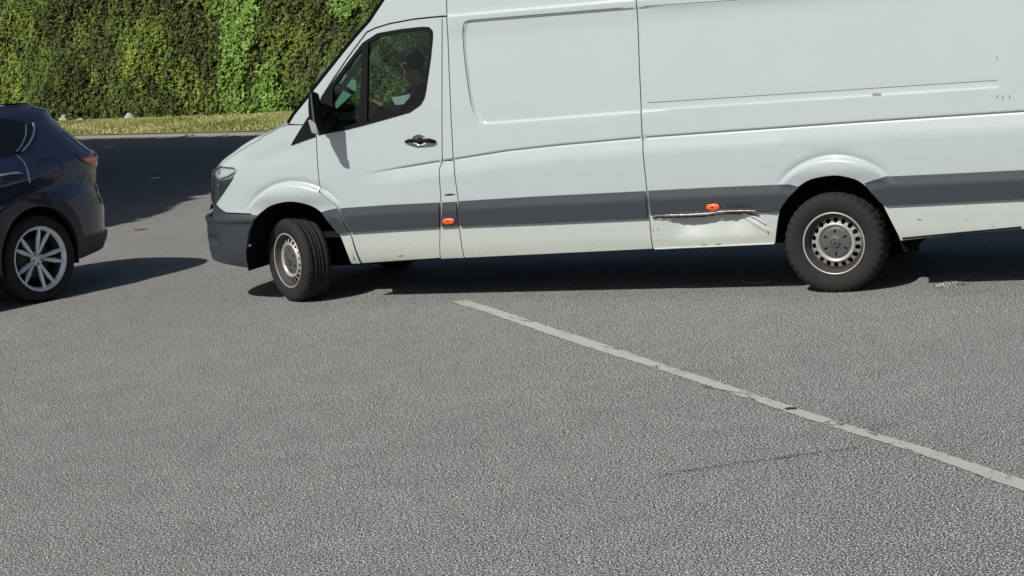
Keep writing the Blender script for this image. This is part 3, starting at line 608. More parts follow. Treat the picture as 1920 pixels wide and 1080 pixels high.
# --- underbody, wheel wells, cab interior
bm = bmesh.new(); addbox(bm, (2.6, VYC, .46), (6.3, .90, .06)); addbox(bm, (2.27, VYC, .455), (3.0, 1.72, .05)); addbox(bm, (5.32, VYC, .455), (.86, 1.72, .05)); bmobj('underbody', bm, M['under'], van)
bm = bmesh.new(); addbox(bm, (-.35, VYC, .38), (.5, .8, .12)); addbox(bm, (1.2, .35, .36), (1.3, .28, .14)); addbox(bm, (1.7, 1.3, .36), (1.8, .3, .16)); addbox(bm, (3.2, .62, .34), (1.6, .12, .12)); addbox(bm, (4.32, VYC, .34), (.16, 1.5, .16)); addbox(bm, (0, VYC, .34), (.14, 1.0, .12)); bmobj('chassis', bm, M['under'], van, False, .01)
for xc, zc, R in ((.06, .36, .47), (4.36, .36, .475)):
    V_ = []; F_ = []; n = 36; dpt = .47 if xc < 1 else .36; prof = [.0, .02, dpt]
    for a in np.linspace(.0, math.pi-.0, n):
        for j, y in enumerate(prof): V_.append((xc+R*math.cos(a), y, zc+R*math.sin(a)))
        V_.append((xc, dpt, zc))
    for i in range(n-1):
        for j in range(3): F_.append((i*4+j, i*4+j+1, (i+1)*4+j+1, (i+1)*4+j))
    k_ = len(V_); V_ += [(xc-R, dpt, zc), (xc+R, dpt, zc), (xc+R, dpt, .22), (xc-R, dpt, .22)]; F_.append((k_, k_+1, k_+2, k_+3)); k_ = len(V_); e_ = -.035 if xc < 1 else .02; V_ += [(xc-R-.015, e_, zc+.10), (xc-R-.015, dpt, zc+.10), (xc-R-.015, dpt, .27 if xc < 1 else .36), (xc-R-.015, e_, .27 if xc < 1 else .36), (xc+R-.02, -.03, zc+.14), (xc+R-.02, dpt, zc+.14), (xc+R+.01, dpt, .33), (xc+R+.01, -.03, .33)]; F_ += [(k_, k_+1, k_+2, k_+3), (k_+4, k_+5, k_+6, k_+7)]
    o_ = pmesh('wheel_arch_liner', V_, F_, M['under'], van); mirrored(o_, VYC)
box('cab_floor', (.75, VYC, .52), (1.4, 1.7, .04), M['interior'], van)
V_ = []; F_ = []
dprof = [(.30, 1.36), (.42, 1.40), (.58, 1.37), (.66, 1.28), (.62, 1.0), (.50, .6)]
pmesh('dashboard', [(x, y, z) for y in (.06, 1.83) for x, z in [(.12, 1.34)]+dprof], [(i, i+1, i+8, i+7) for i in range(6)], M['interior'], van, False)
box('bulkhead', (1.62, VYC, 1.5), (.02, 1.74, 2.0), M['interior'], van)
box('headliner', (1.35, VYC, 2.22), (.5, 1.6, .03), M['interior'], van)
VS.panel('door_trim', rnd(T((600, 262), (822, 215), (822, 360), (640, 380)), .05), M['interior'], drm, extra=-.06, gap=0, flange=-.03, res=.08)
o_ = bpy.data.objects['door_trim']; mirrored(o_, VYC, drm); o_.parent = dr
o_ = VS.panel('pillar_trim', T((600, 205), (625, 168), (660, 122), (700, 66), (706, 74), (668, 128), (632, 178), (612, 210)), M['trim'], van, extra=-.05, gap=0, flange=0, res=.05); mirrored(o_, VYC)
def seat(y, wd, label=None):
    r = hull('seat', [(x, y+s*wd/2, z) for s in (-1, 1) for x, z in ((.82, .95), (.84, 1.04), (1.28, .93), (1.26, 1.03))], M['interior'], van, .03, label)
    hull('seat_back', [(x, y+s*wd/2*k, z) for s in (-1, 1) for x, z, k in ((1.18, .98, 1), (1.30, .98, 1), (1.36, 1.62, .8), (1.44, 1.62, .8))], M['interior'], r, .03)
    hull('headrest', [(x, y+s*.12, z) for s in (-1, 1) for x, z in ((1.37, 1.66), (1.44, 1.66), (1.39, 1.86), (1.46, 1.86))], M['interior'], r, .03)
    return r
seat(.45, .50); seat(1.40, .85)
WC = np.array([.60, .47, 1.36]); wn_ = np.array([.80, 0, .60]); wn_ /= np.linalg.norm(wn_)     # steering wheel plane normal towards the driver
wa = np.array([0, 1., 0]); wb = np.cross(wn_, wa)
V_ = []; F_ = []; tube(V_, F_, [WC+.19*(wa*math.cos(a)+wb*math.sin(a)) for a in np.linspace(0, 2*math.pi, 41)], .015, 8, False)
for a in (0.3, math.pi-.3, -math.pi/2): tube(V_, F_, [WC-wn_*.02, WC+.185*(wa*math.cos(a)+wb*math.sin(a))], [.03, .012], 8)
tube(V_, F_, [WC-wn_*.03, WC-wn_*.25], [.05, .03], 10)
pmesh('steering_wheel', V_, F_, M['interior'], van)
# --- wheels
def discholes():
    hs = []
    for k in range(18):
        a = 2*math.pi*(k+.35)/18; c = (.157*math.cos(a), .157*math.sin(a)); hs.append([(c[0]+.0175*math.cos(b), c[1]+.0175*math.sin(b)) for b in np.linspace(0, 2*math.pi, 12, endpoint=False)])
    ring = lambda r, n: [(r*math.cos(b), r*math.sin(b)) for b in np.linspace(0, 2*math.pi, n, endpoint=False)]
    v, f = fill2d(ring(.186, 90), hs+[ring(.136, 60)], .012, None, .012); return v, f
DV, DFc = discholes()
def van_wheel(name, parent, chunky, loc, rz=0.0, flip=False):
    e = empty(name, loc, rz, parent)
    R = .353 if chunky else .335; n = 240
    if chunky: prof = [(.215, .095), (.25, .118), (.29, .124), (.327, .119), (.338, .108), (.351, .096), (R, .06), (R, .058), (R-.010, .055), (R-.010, .05), (R, .047), (R, .0)]
    else: prof = [(.215, .095), (.25, .114), (.285, .119), (.312, .112), (.327, .098), (R-.001, .080), (R, .052), (R-.008, .050), (R-.008, .043), (R, .041), (R+.001, .018), (R-.008, .016), (R-.008, .008), (R+.001, .006), (R+.001, 0)]
    prof = [(r, -h) for r, h in prof]+[(r, h) for r, h in prof[::-1][1:]]
    m = len(prof)
    def rf(i, k, r):
        j = min(i, m-1-i)
        if chunky:
            if 3 <= j <= 6 and ((k+(0 if i < m/2 else 3)) % 6) < 2: return r-(.008 if j > 3 else .004)
            if j >= 10 and ((k//2) % 4) == 0: return r-.006
        else:
            if 4 <= j <= 5 and (k % 5) == 0: return r-.004
        return r
    V, F = lathe(prof, n, rfun=rf); s = -1 if flip else 1
    ty = pmesh('tyre', V, [f[::-1] for f in F], M['tyre'], e, True)
    # rim barrel
    pr = [(.216, -.098), (.221, -.104), (.215, -.109), (.209, -.104), (.205, -.085), (.192, -.06), (.187, -.03), (.183, .03), (.19, .09), (.218, .1)]
    V, F = lathe(pr[:4], 72); rm = pmesh('rim', V, F, M['steel'], e); V, F = lathe(pr[3:], 72); pmesh('rim_barrel', V, F, M['darkrim'], rm)
    dz = 0.0 if chunky else -.026
    def zof(r): return dz+np.interp(r, [.11, .125, .132, .14, .148, .17, .18, .187], [-.048, -.062, -.063, -.054, -.046, -.036, -.026, -.012])
    pmesh('rim_disc', [(x, zof(math.hypot(x, y)), y) for x, y in DV], DFc, M['steel'], rm)
    V, F = lathe([(.138, zof(.138)), (.132, dz-.063), (.125, dz-.062), (.113, dz-.048), (.108, dz-.036)], 64); pmesh('rim_ring', V, F, M['steel'], rm)
    V, F = lathe([(.187, dz+.004), (.10, dz+.01), (.001, dz+.01)], 40); pmesh('brake_backing', V, F, M['under'], rm)
    ring = lambda r, n: [(r*math.cos(b), r*math.sin(b)) for b in np.linspace(0, 2*math.pi, n, endpoint=False)]
    hs = []
    for k in range(6):
        a = math.pi/2+2*math.pi*k/6; c = np.array([math.cos(a), math.sin(a)]); d = np.array([-c[1], c[0]]); hs.append([tuple(c*(.078+u)+d*v) for u, v in ((-.013, -.004), (.013, -.008), (.013, .008), (-.013, .004))])
    v, f = fill2d(ring(.111, 60), hs, .012, None, .008)
    zc_ = lambda r: dz+np.interp(r, [0, .032, .040, .075, .1, .111], [-.068, -.068, -.060, -.056, -.054, -.046])
    cp = pmesh('hub_cap', [(x, zc_(math.hypot(x, y)), y) for x, y in v], f, M['cap'], e)
    V, F = lathe([(.112, dz-.040), (.001, dz-.036)], 30); pmesh('cap_back', V, F, M['under'], cp)
    V = []; F = []; star(.022, .005, dz-.070, V, F); V2, F2 = lathe([(.026, dz-.069), (.029, dz-.073), (.032, dz-.069)], 30); b = len(V); V += V2; F += [tuple(b+q for q in t) for t in F2]
    pmesh('cap_emblem', V, F, M['darkrim'], cp)
    if flip: e.rotation_euler = (0, 0, rz+math.pi)
    return e
van_wheel('rear_wheel', van, True, (4.325, .092, .345), 0)
van_wheel('rear_wheel', van, True, (4.325, 2*VYC-.092, .345), 0, True)
ST = math.radians(-31)
van_wheel('front_wheel', van, False, (-.045, .13, .333), ST)
van_wheel('front_wheel', van, False, (-.045, 2*VYC-.14, .333), ST, True)

# ================================================================== DRIVER
def capsule(bm, a, b, ra, rb, n=12):
    a = Vector(a); b = Vector(b); d = b-a; L = d.length
    for p, r in ((a, ra), (b, rb)): bmesh.ops.create_uvsphere(bm, u_segments=n, v_segments=n//2+2, radius=r, matrix=Matrix.Translation(p))
    if L > 1e-4: bmesh.ops.create_cone(bm, cap_ends=True, segments=n, radius1=ra, radius2=rb, depth=L, matrix=Matrix.Translation((a+b)/2) @ d.to_track_quat('Z', 'Y').to_matrix().to_4x4())
def ellip(bm, c, s, rot=None): bmesh.ops.create_uvsphere(bm, u_segments=20, v_segments=14, radius=1, matrix=Matrix.Translation(c) @ (rot or Matrix.Identity(4)) @ Matrix.Diagonal((*s, 1)))
def remeshed(name, bm, vox, mat, parent, sm=4):
    me = bpy.data.meshes.new(name); bm.to_mesh(me); bm.free(); o = bpy.data.objects.new(name, me); COL.objects.link(o)
    r = o.modifiers.new('r', 'REMESH'); r.mode = 'VOXEL'; r.voxel_size = vox; s = o.modifiers.new('s', 'SMOOTH'); s.iterations = sm; s.factor = .5
    bpy.context.view_layer.update(); dg = bpy.context.evaluated_depsgraph_get(); me2 = bpy.data.meshes.new_from_object(o.evaluated_get(dg)); bpy.data.objects.remove(o); bpy.data.meshes.remove(me)
    me2.name = name; return link(name, me2, mat, parent)
person = empty('person', VF.o.tolist(), YV)
tag(person, 'dark-haired driver in a black jacket sitting at the wheel, seen through the side window', 'person')
hd = VF.plane(765, 126, .40)                    # ear position decides where the head is
hx, hy, hz = hd[0], hd[1]+.08, hd[2]
HR = Matrix.Rotation(math.radians(-28), 4, 'Z') @ Matrix.Rotation(math.radians(-16), 4, 'Y')   # turned to the far side, looking down a little (face towards -X)
def hp_(x, y, z): return Vector((hx, hy, hz)) + (HR @ Vector((x, y, z)))
def hell(bm, c, s): ellip(bm, hp_(*c), s, HR)
bm = bmesh.new()
hell(bm, (.0, 0, .045), (.098, .076, .088)); hell(bm, (-.035, 0, -.035), (.062, .060, .085)); hell(bm, (-.072, 0, -.09), (.024, .030, .022)); hell(bm, (-.02, 0, -.06), (.05, .058, .05))
capsule(bm, hp_(-.098, 0, .015), hp_(-.118, 0, -.025), .009, .014, 8); hell(bm, (-.095, 0, .045), (.012, .05, .012)); hell(bm, (-.098, 0, -.062), (.008, .022, .007)); hell(bm, (-.096, 0, -.074), (.008, .018, .007))
for s in (-1, 1):
    hell(bm, (.008, s*.080, .0), (.017, .010, .034)); hell(bm, (.014, s*.090, .010), (.018, .007, .026)); hell(bm, (-.084, s*.03, .02), (.011, .014, .010))
nk = hp_(.03, 0, -.06); ch = Vector((hx+.13, hy, hz-.34)); pel = Vector((hx+.14, hy, 1.04))
capsule(bm, nk, Vector((hx+.085, hy, hz-.20)), .056, .064)
for z, r in ((hz-.28, .16), (hz-.38, .17), (hz-.50, .16), (1.10, .165)): ellip(bm, (hx+.12, hy, z), (.115, r, .11))
hw_ = VF.plane(708, 205, .27); hwf = np.array(hw_)
armsJ = {}
for s in (-1, 1):
    sh = Vector((hx+.10, hy+s*.17, hz-.27)); hand = Vector(hwf.tolist()) if s < 0 else Vector((WC+.19*(wa*math.cos(-.5)+wb*math.sin(.6))).tolist())+Vector((.03, 0, .02))
    el = (sh+hand)/2+Vector((.03, s*.07, -.12)); armsJ[s] = (sh, el, hand)
    capsule(bm, sh, el, .055, .045); capsule(bm, el, hand, .043, .028)
    hip = pel+Vector((-.02, s*.10, -.02)); kn = Vector((hip.x-.44, hip.y+s*.05, hip.z+.04)); ft = Vector((kn.x-.18, kn.y, kn.z-.42))
    capsule(bm, hip, kn, .085, .062); capsule(bm, kn, ft, .058, .042); capsule(bm, ft, ft+Vector((-.14, 0, -.02)), .042, .035)
    # palm, fingers curled over the rim, thumb
    dr_ = (hand-el).normalized(); side = Vector((0, s, 0)); up = dr_.cross(side).normalized()
    if up.z < 0: up = -up
    ctr = hand+dr_*.045; capsule(bm, hand, hand+dr_*.075+up*.004, .029, .033, 10)
    for k in range(4):
        off = side*(-.030+.020*k); L = (.036, .042, .040, .030)[k]; a = hand+dr_*.085+off+up*.008; b = a+dr_*L*.8+up*.006; c = b+dr_*L*.35-up*L*.7; d = c-dr_*L*.3-up*L*.4
        capsule(bm, a, b, .0105, .0098, 8); capsule(bm, b, c, .0098, .009, 8); capsule(bm, c, d, .009, .008, 8)
    a = hand+dr_*.03-side*.030+up*.004; b = a+dr_*.030-side*.022+up*.006; c = b+dr_*.03+side*.004-up*.006
    capsule(bm, a, b, .013, .012, 8); capsule(bm, b, c, .012, .010, 8)
body = remeshed('body', bm, .0055, M['skin'], person, 3)
bm = bmesh.new()
for z, r in ((hz-.27, .175), (hz-.38, .188), (hz-.50, .178), (1.10, .18)): ellip(bm, (hx+.12, hy, z), (.132, r, .125))
capsule(bm, Vector((hx+.075, hy, hz-.165)), Vector((hx+.10, hy, hz-.24)), .073, .09)
for s in (-1, 1):
    sh, el, hand = armsJ[s]; w_ = hand+(el-hand).normalized()*.025; capsule(bm, sh, el, .073, .060); capsule(bm, el, w_, .058, .040)
jk = remeshed('jacket', bm, .010, M['cloth'], person, 3)
bm = bmesh.new()
for s in (-1, 1):
    hip = pel+Vector((-.02, s*.10, -.02)); kn = Vector((hip.x-.44, hip.y+s*.05, hip.z+.04)); ft = Vector((kn.x-.18, kn.y, kn.z-.42))
    capsule(bm, hip, kn, .098, .074); capsule(bm, kn, ft+Vector((0, 0, .04)), .072, .056); capsule(bm, ft+Vector((.02, 0, -.02)), ft+Vector((-.15, 0, -.025)), .052, .046)
remeshed('trousers', bm, .014, plain('dark_trousers', (.02, .022, .03), .9), person, 3)
bm = bmesh.new(); hell(bm, (.010, 0, .068), (.108, .083, .078)); hell(bm, (.058, 0, .02), (.058, .070, .075)); hell(bm, (-.055, 0, .095), (.045, .062, .035))
remeshed('hair', bm, .008, M['hair'], person, 2)
# cloth and papers on the dashboard
dsh = [VF.plane(735, 184, .9), VF.plane(768, 176, .9), VF.plane(770, 196, .9), VF.plane(742, 194, .9)]
def slab(name, pts, th, mat, parent=None):
    P = [np.array(p) for p in pts]; n = np.cross(P[1]-P[0], P[2]-P[0]); n /= np.linalg.norm(n); k = len(P)
    return pmesh(name, P+[p+n*th for p in P], [tuple(range(k))[::-1], tuple(range(k, 2*k))]+[(i, (i+1) % k, k+(i+1) % k, k+i) for i in range(k)], mat, parent, False)
pe = empty('papers', VF.o.tolist(), YV); tag(pe, 'crumpled white papers on the dashboard in front of the driver', 'papers')
slab('sheet', dsh, .004, M['paper'], pe)
slab('sheet', [p+np.array([.02, -.05, .01*(-1)**i]) for i, p in enumerate(dsh)], .003, M['paper'], pe)
pe = empty('sun_shade', VF.o.tolist(), YV); tag(pe, 'pale teal windscreen shade folded against the glass at the front quarter window', 'sunshade')
slab('shade_panel', [VF.plane(626, 178, .50), VF.plane(646, 140, .50), VF.plane(668, 152, .50), VF.plane(668, 170, .50), VF.plane(630, 205, .50)], .006, plain('pale_teal_fabric', (.30, .50, .46), .8), pe)
V_ = []; F_ = []; tube(V_, F_, [VF.plane(634, 158, .47), VF.plane(650, 165, .47), VF.plane(664, 174, .47)], .012, 6); pmesh('shade_strap', V_, F_, M['black'], pe)

# ================================================================== CAR
CW = .92; CX0R, CX0F = -.15, -1.35
LRc, CXRc, CYRc = sellipse(.85, CW, 3.0); LFc, CXFc, CYFc = sellipse(2.2, CW, 5.0)
CS1 = CX0R+LRc[-1]; CS0 = CX0F-LFc[-1]
def ct(Z): return np.interp(Z, [.2, .35, .6, .85, 1.05, 1.15, 1.25, 1.35, 1.5, 1.6, 1.66, 1.70], [.05, .02, .0, -.01, .005, .03, .065, .10, .17, .215, .26, .34])
_o = CF.ldir(pray(150, 300)); SLC = _o[0]/_o[1]
tcar = sil_b(CF, [(196, 462), (202, 446), (197.5, 430), (197, 400), (196, 385), (189, 372), (184, 350), (184, 312), (184, 300), (180, 291), (168, 284), (150, 270), (130, 254), (110, 238), (97, 226), (89, 212), (84, 206)], CXRc, CYRc, CW, SLC, CX0R, .0, 1, lambda z: float(ct(z)))
CBZ = [.2]+[a for a, _ in tcar]+[1.75]; CBB = [tcar[0][1]-.10]+[b for _, b in tcar]+[.05]
def cshell(S, Z):
    S = np.asarray(S, float); Z = np.asarray(Z, float); t = ct(Z); x = S.copy()
    gr = S-CX0R; gf = CX0F-S; br = np.interp(Z, CBZ, CBB); bf = np.interp(Z, [.2, .35, .6, .8, .92, 1.0, 1.06, 1.10, 1.62, 1.72], [2.1, 2.2, 2.25, 2.22, 2.12, 1.75, 1.15, 1.0, .28, .15])
    q = gr > 0; m = gf > 0; x[q] = CX0R+br[q]*np.interp(gr[q], LRc, CXRc); x[m] = CX0F-bf[m]*np.interp(gf[m], LFc, CXFc)
    yy = np.where(q, 1-np.interp(gr, LRc, CYRc), np.where(m, 1-np.interp(gf, LFc, CYFc), 0)); y = t+(CW-t)*yy
    # shoulder crease that rises to the tail lamp, concave flank below it
    zc = np.interp(x, [-2.5, -.3, .1, .5, .8], [.92, 1.02, 1.09, 1.16, 1.2]); u = Z-zc; y = y+np.interp(u, [-.35, -.16, -.02, .03], [0, .034, .004, 0])*(1-np.clip(yy*2, 0, 1))
    r = np.hypot(x-.047, Z-.40); y = y-.02*(1-ss(.42, .62, r))*(1-yy)
    return np.stack([x, y, Z], 1)
CSH = Shell(cshell, CF, CS0, CS1, .2, 1.70, .03, .015); TC = CSH.T
car = empty('suv_car', CF.o.tolist(), CF.yaw); tag(car, 'dark navy blue SUV cut off by the left edge, rear end and alloy wheel showing', 'car')
def cs_(x, z):
    b = float(np.interp(z, CBZ, CBB))
    return x if x <= CX0R else CX0R+float(np.interp(min((x-CX0R)/b, 1), CXRc, LRc))
def circ(xc, zc, r, a0, a1, n=24): return [(cs_(xc+r*math.cos(a), zc+r*math.sin(a)), zc+r*math.sin(a)) for a in np.linspace(a0, a1, n)]
WB = -2.70
arcR = circ(.047, .40, .435, math.pi+.25, -.25); arcF = circ(WB+.047, .40, .435, math.pi+.25, -.25)
bodyp = [(CS0, .30), (WB-.5, .30)]+arcF+arcR+TC((150, 483), (175, 474), (196, 462))+[(CS1, .43), (CS1, 1.695), (CS0, 1.695)]
bo = CSH.panel('body', bodyp, M['navy'], car, gap=0, flange=.03, res=.03, mirror=CW)
ra = CSH.S[(CSH.S > CS0) & (CSH.S < CS1)][::2]; RPc, _ = CSH.pos(ra, np.full(len(ra), 1.695)); cv = np.linspace(-1, 1, 15)
loft('roof', [[(p[0], CW+v*(CW-p[1]), p[2]+.045*(1-v*v)*min(1, (i+1)/5, (len(RPc)-i)/5)) for v in cv] for i, p in enumerate(RPc)], M['navy'], car)
# glasshouse
win = rnd(TC((2, 222), (38, 227), (56, 232), (63, 240), (62, 252), (52, 270), (40, 281), (2, 291)), .01, 3)
z1, z2 = 1.30, 1.60
w1 = [(-1.05, 1.26)]+[(-1.05, 1.60), (-.35, 1.60)]+TC((0, 222), (38, 227), (56, 232), (63, 240), (62, 252), (52, 270), (40, 281), (0, 291))
CSH.panel('side_window', rnd(w1, .01, 3), M['privacy'], car, extra=.004, gap=0, flange=.01, mirror=CW, resb=.02)
CSH.panel('side_window', rnd([(-1.10, 1.25), (-1.10, 1.60), (-1.55, 1.57), (-2.15, 1.23), (-2.15, 1.18)], .03, 3), M['privacy'], car, extra=.004, gap=0, flange=.01, mirror=CW)
CSH.ribbon('chrome_strip', TC((62, 231), (63.5, 240), (61, 254), (52, 271), (40, 284)), .013, M['chrome'], car, h=.010, mirror=CW)
CSH.ribbon('window_pillar', TC((48, 233), (48, 252), (40, 272), (30, 284)), .010, M['chrome'], car, h=.007, mirror=CW)
CSH.ribbon('window_pillar', TC((0, 246), (24, 284)), .014, M['black'], car, h=.006, mirror=CW)
CSH.ribbon('sill_trim', TC((0, 293), (20, 288), (40, 284.5)), .016, M['black'], car, h=.007, mirror=CW)
# windscreen, rear window
CSH.panel('windscreen', [(CS0, 1.12), (CS0+.75, 1.12), (CS0+.62, 1.60), (CS0, 1.60)], M['privacy'], car, extra=.004, gap=0, flange=.01, mirror=CW)
rwp = TC((128, 250), (166, 281)); CSH.panel('rear_window', [(CS1, 1.27), (rwp[1][0]+.16, 1.27), (rwp[1][0]+.18, 1.56), (CS1, 1.58)], M['privacy'], car, extra=.004, gap=0, flange=.01, mirror=CW)
CSH.ribbon('quarter_trim', TC((118, 246), (140, 264), (160, 280), (168, 284)), lambda t: .02+.03*t, M['privacy'], car, h=.005, mirror=CW)
sp = TC((84, 206)); V_ = []
pS, _ = CSH.pos(np.linspace(-.35, CX0R+.02, 3).tolist()+np.linspace(CX0R+.05, CS1, 14).tolist(), np.full(17, 1.665), .0)
fin = []
for q in (0, 1, 2, 3):
    fin.append([(p[0]+(.0, .075, .07, .0)[q]*min(1, i/4), p[1]-.004, p[2]+(.035, .012, -.018, -.03)[q]) for i, p in enumerate(pS)])
o_ = loft('roof_spoiler', fin, M['navy'], car, True); mirrored(o_, CW)
# lamps, seams, flap, handle
tl = CSH.panel('tail_light', rnd(TC((139, 290), (150, 287), (178, 285.5), (184, 296), (183, 308), (178, 313), (165, 309), (153, 302))+[], .006, 3), M['dkred'], car, extra=.008, gap=0, flange=.015, res=.02, resb=.01)
tlp = TC((160, 303), (152, 298), (166, 295), (182, 290), (185, 298), (184, 308), (178, 312)); CSH.panel('lamp_lens', rnd(tlp, .006, 3), M['red'], tl, extra=.012, gap=0, flange=.01, res=.02, resb=.01)
CSH.ribbon('lamp_reflector', TC((158, 301), (170, 298), (183, 292.5)), .018, M['redpale'], tl, h=.014)
CSH.panel('tail_light', rnd([(CX0R+.65, 1.10), (CX0R+.72, 1.2), (CX0R+1.1, 1.2), (CX0R+1.1, 1.12)], .02, 3), M['red'], car, extra=.008, gap=0, flange=.01, res=.03, mirror=CW)
CSH.ribbon('door_seam', TC((32, 291), (44, 302), (51, 318), (55, 336), (56.5, 343)), .007, M['chrome'], car, h=.002, mirror=CW)
fp = rnd(TC((67, 302), (104, 297.5), (113, 306), (118, 326), (110, 334), (80, 337), (70, 328)), .04, 5); CSH.ribbon('fuel_flap', fp, .005, M['black'], car, h=.001, closed=True)
CSH.ribbon('hatch_seam', TC((158, 316), (156, 330), (150, 346), (143, 366)), .006, M['black'], car, h=.001, mirror=CW)
CSH.ribbon('bumper_seam', TC((150, 447), (175, 439), (196, 430)), .006, M['black'], car, h=.001, mirror=CW)
hh = TC((-8, 331), (5, 328), (22, 325.5), (40, 326)); P, _ = CSH.pos([p[0] for p in hh], [p[1] for p in hh], lambda S, Z: np.array([.01, .035, .038, .012])); V_ = []; F_ = []; tube(V_, F_, list(P), [.011, .014, .014, .011], 8)
dh = pmesh('door_handle', V_, F_, M['chrome'], car); mirrored(dh, CW)
c = TC((22, 330))[0]; CSH.panel('handle_recess', [(c[0]+.085*math.cos(a), c[1]+.032*math.sin(a)) for a in np.linspace(0, 2*math.pi, 20, endpoint=False)], M['privacy'], car, extra=.003, gap=0, flange=.005, mirror=CW)
# cladding round the arches, sills and bumper
def arch(xc): return circ(xc, .40, .545, math.pi+.1, -.1, 30)
a1 = arch(.047); i1 = circ(.047, .40, .425, -.25, math.pi+.25, 28)
CSH.panel('arch_cladding', [(p[0], p[1]) for p in a1 if True]+i1, M['clad'], car, extra=lambda S, Z: .016+.012*(1-ss(.425, .47, np.hypot(cshell(S, Z)[:, 0]-.047, Z-.40))), gap=0, flange=.05, res=.03, resb=.02, mirror=CW)
CSH.panel('arch_cladding', circ(WB+.047, .40, .545, math.pi+.1, -.1, 30)+circ(WB+.047, .40, .425, -.25, math.pi+.25, 28), M['clad'], car, extra=.018, gap=0, flange=.05, resb=.02, mirror=CW)
CSH.panel('sill_cladding', [(WB+.047+.53, .30), (-.50, .30), (-.50, .47), (WB+.047+.53, .47)], M['clad'], car, extra=.016, gap=0, flange=.04, mirror=CW)
lb = TC((151, 450), (175, 442), (197, 433), (202, 446), (196, 462), (170, 475), (150, 484)); CSH.panel('rear_bumper', [lb[0], lb[1], lb[2], (CS1, lb[2][1]), (CS1, lb[4][1]), lb[4], lb[5], lb[6]], M['clad'], car, extra=.012, gap=0, flange=.04, mirror=CW)
CSH.panel('headlight', rnd([(CS0+.35, .88), (CS0+.95, .93), (CS0+.9, .80), (CS0+.4, .78)], .03, 3), M['reflector'], car, extra=.01, gap=0, mirror=CW)
CSH.panel('radiator_grille', [(CS0, .45), (CS0+.4, .5), (CS0+.4, .85), (CS0, .85)], M['clad'], car, extra=.008, gap=0, mirror=CW)
box('underbody', (-1.45, CW, .36), (3.7, 1.3, .12), M['under'], car)
for xc in (.047, WB+.047):
    V_ = []; F_ = []
    for a in np.linspace(-.3, math.pi+.3, 30):
        for y in (.02, .32): V_.append((xc+.45*math.cos(a), y, .40+.45*math.sin(a)))
        V_.append((xc, .32, .4))
    for i in range(29):
        for j in range(2): F_.append((i*3+j, i*3+j+1, (i+1)*3+j+1, (i+1)*3+j))
    o_ = pmesh('wheel_arch_liner', V_, F_, M['under'], car); mirrored(o_, CW)
def car_wheel(name, loc, flip=False):
    e = empty(name, loc, math.pi if flip else 0, car); R = .376; e.scale = (1, 1, 1)
    prof = [(.276, .095), (.31, .114), (.345, .112), (.365, .102), (R, .085), (R, .05), (R-.007, .048), (R-.007, .040), (R, .038), (R, .0)]; prof = [(r, -h) for r, h in prof]+[(r, h) for r, h in prof[::-1][1:]]
    V, F = lathe(prof, 96); pmesh('tyre', V, [f[::-1] for f in F], M['tyre'], e)
    V, F = lathe([(.277, -.095), (.283, -.102), (.277, -.108), (.262, -.100), (.257, -.085), (.248, -.07)], 72); rm = pmesh('rim', V, F, M['alloy'], e)
    V, F = lathe([(.248, -.07), (.24, .0), (.255, .1)], 48); pmesh('rim_barrel', V, F, M['darkrim'], rm)
    V, F = lathe([(.17, .02), (.17, .0), (.07, -.005), (.001, -.005)], 40); pmesh('brake_disc', V, F, M['darkrim'], rm)
    V, F = lathe([(.24, .03), (.001, .03)], 30); pmesh('wheel_back', V, F, M['under'], rm)
    for k in range(5):
        for s in (-1, 1):
            a0 = math.radians(70+72*k); ai = a0+s*math.radians(10); ao = a0+s*math.radians(12.5)
            c0 = np.array([math.cos(ai), math.sin(ai)]); c1 = np.array([math.cos(ao), math.sin(ao)]); V = []; F = []
            for t, r, wd, y in ((0, .045, .012, -.058), (.25, .095, .015, -.066), (.6, .18, .021, -.080), (.85, .235, .014, -.092), (1, .266, .009, -.097)):
                c = c0*(1-t)+c1*t; c /= np.linalg.norm(c); d = np.array([-c[1], c[0]]); p = c*r
                for u, dy in ((-1, .022), (-.85, .004), (0, -.008), (.85, .004), (1, .022)): q = p+d*wd*u; V.append((q[0], y+dy, q[1]))
            for i in range(4):
                for j in range(4): F.append((i*5+j, i*5+j+1, (i+1)*5+j+1, (i+1)*5+j))
            pmesh('spoke', V, F, M['alloy'], rm, False)
    V, F = lathe([(.062, -.035), (.060, -.056), (.045, -.060), (.032, -.062), (.030, -.066), (.001, -.067)], 32); pmesh('wheel_hub', V, F, M['alloy'], rm)
    V = []; F = []
    for k in range(5): a = math.radians(90+30+72*k); tube(V, F, [(.047*math.cos(a), -.055, .047*math.sin(a)), (.047*math.cos(a), -.070, .047*math.sin(a))], .008, 6)
    pmesh('wheel_nut', V, F, M['darkrim'], rm)
car_wheel('rear_wheel', (.047, .090, .376)); car_wheel('rear_wheel', (.047, 2*CW-.09, .376), True); car_wheel('front_wheel', (WB+.047, .090, .376)); car_wheel('front_wheel', (WB+.047, 2*CW-.09, .376), True)

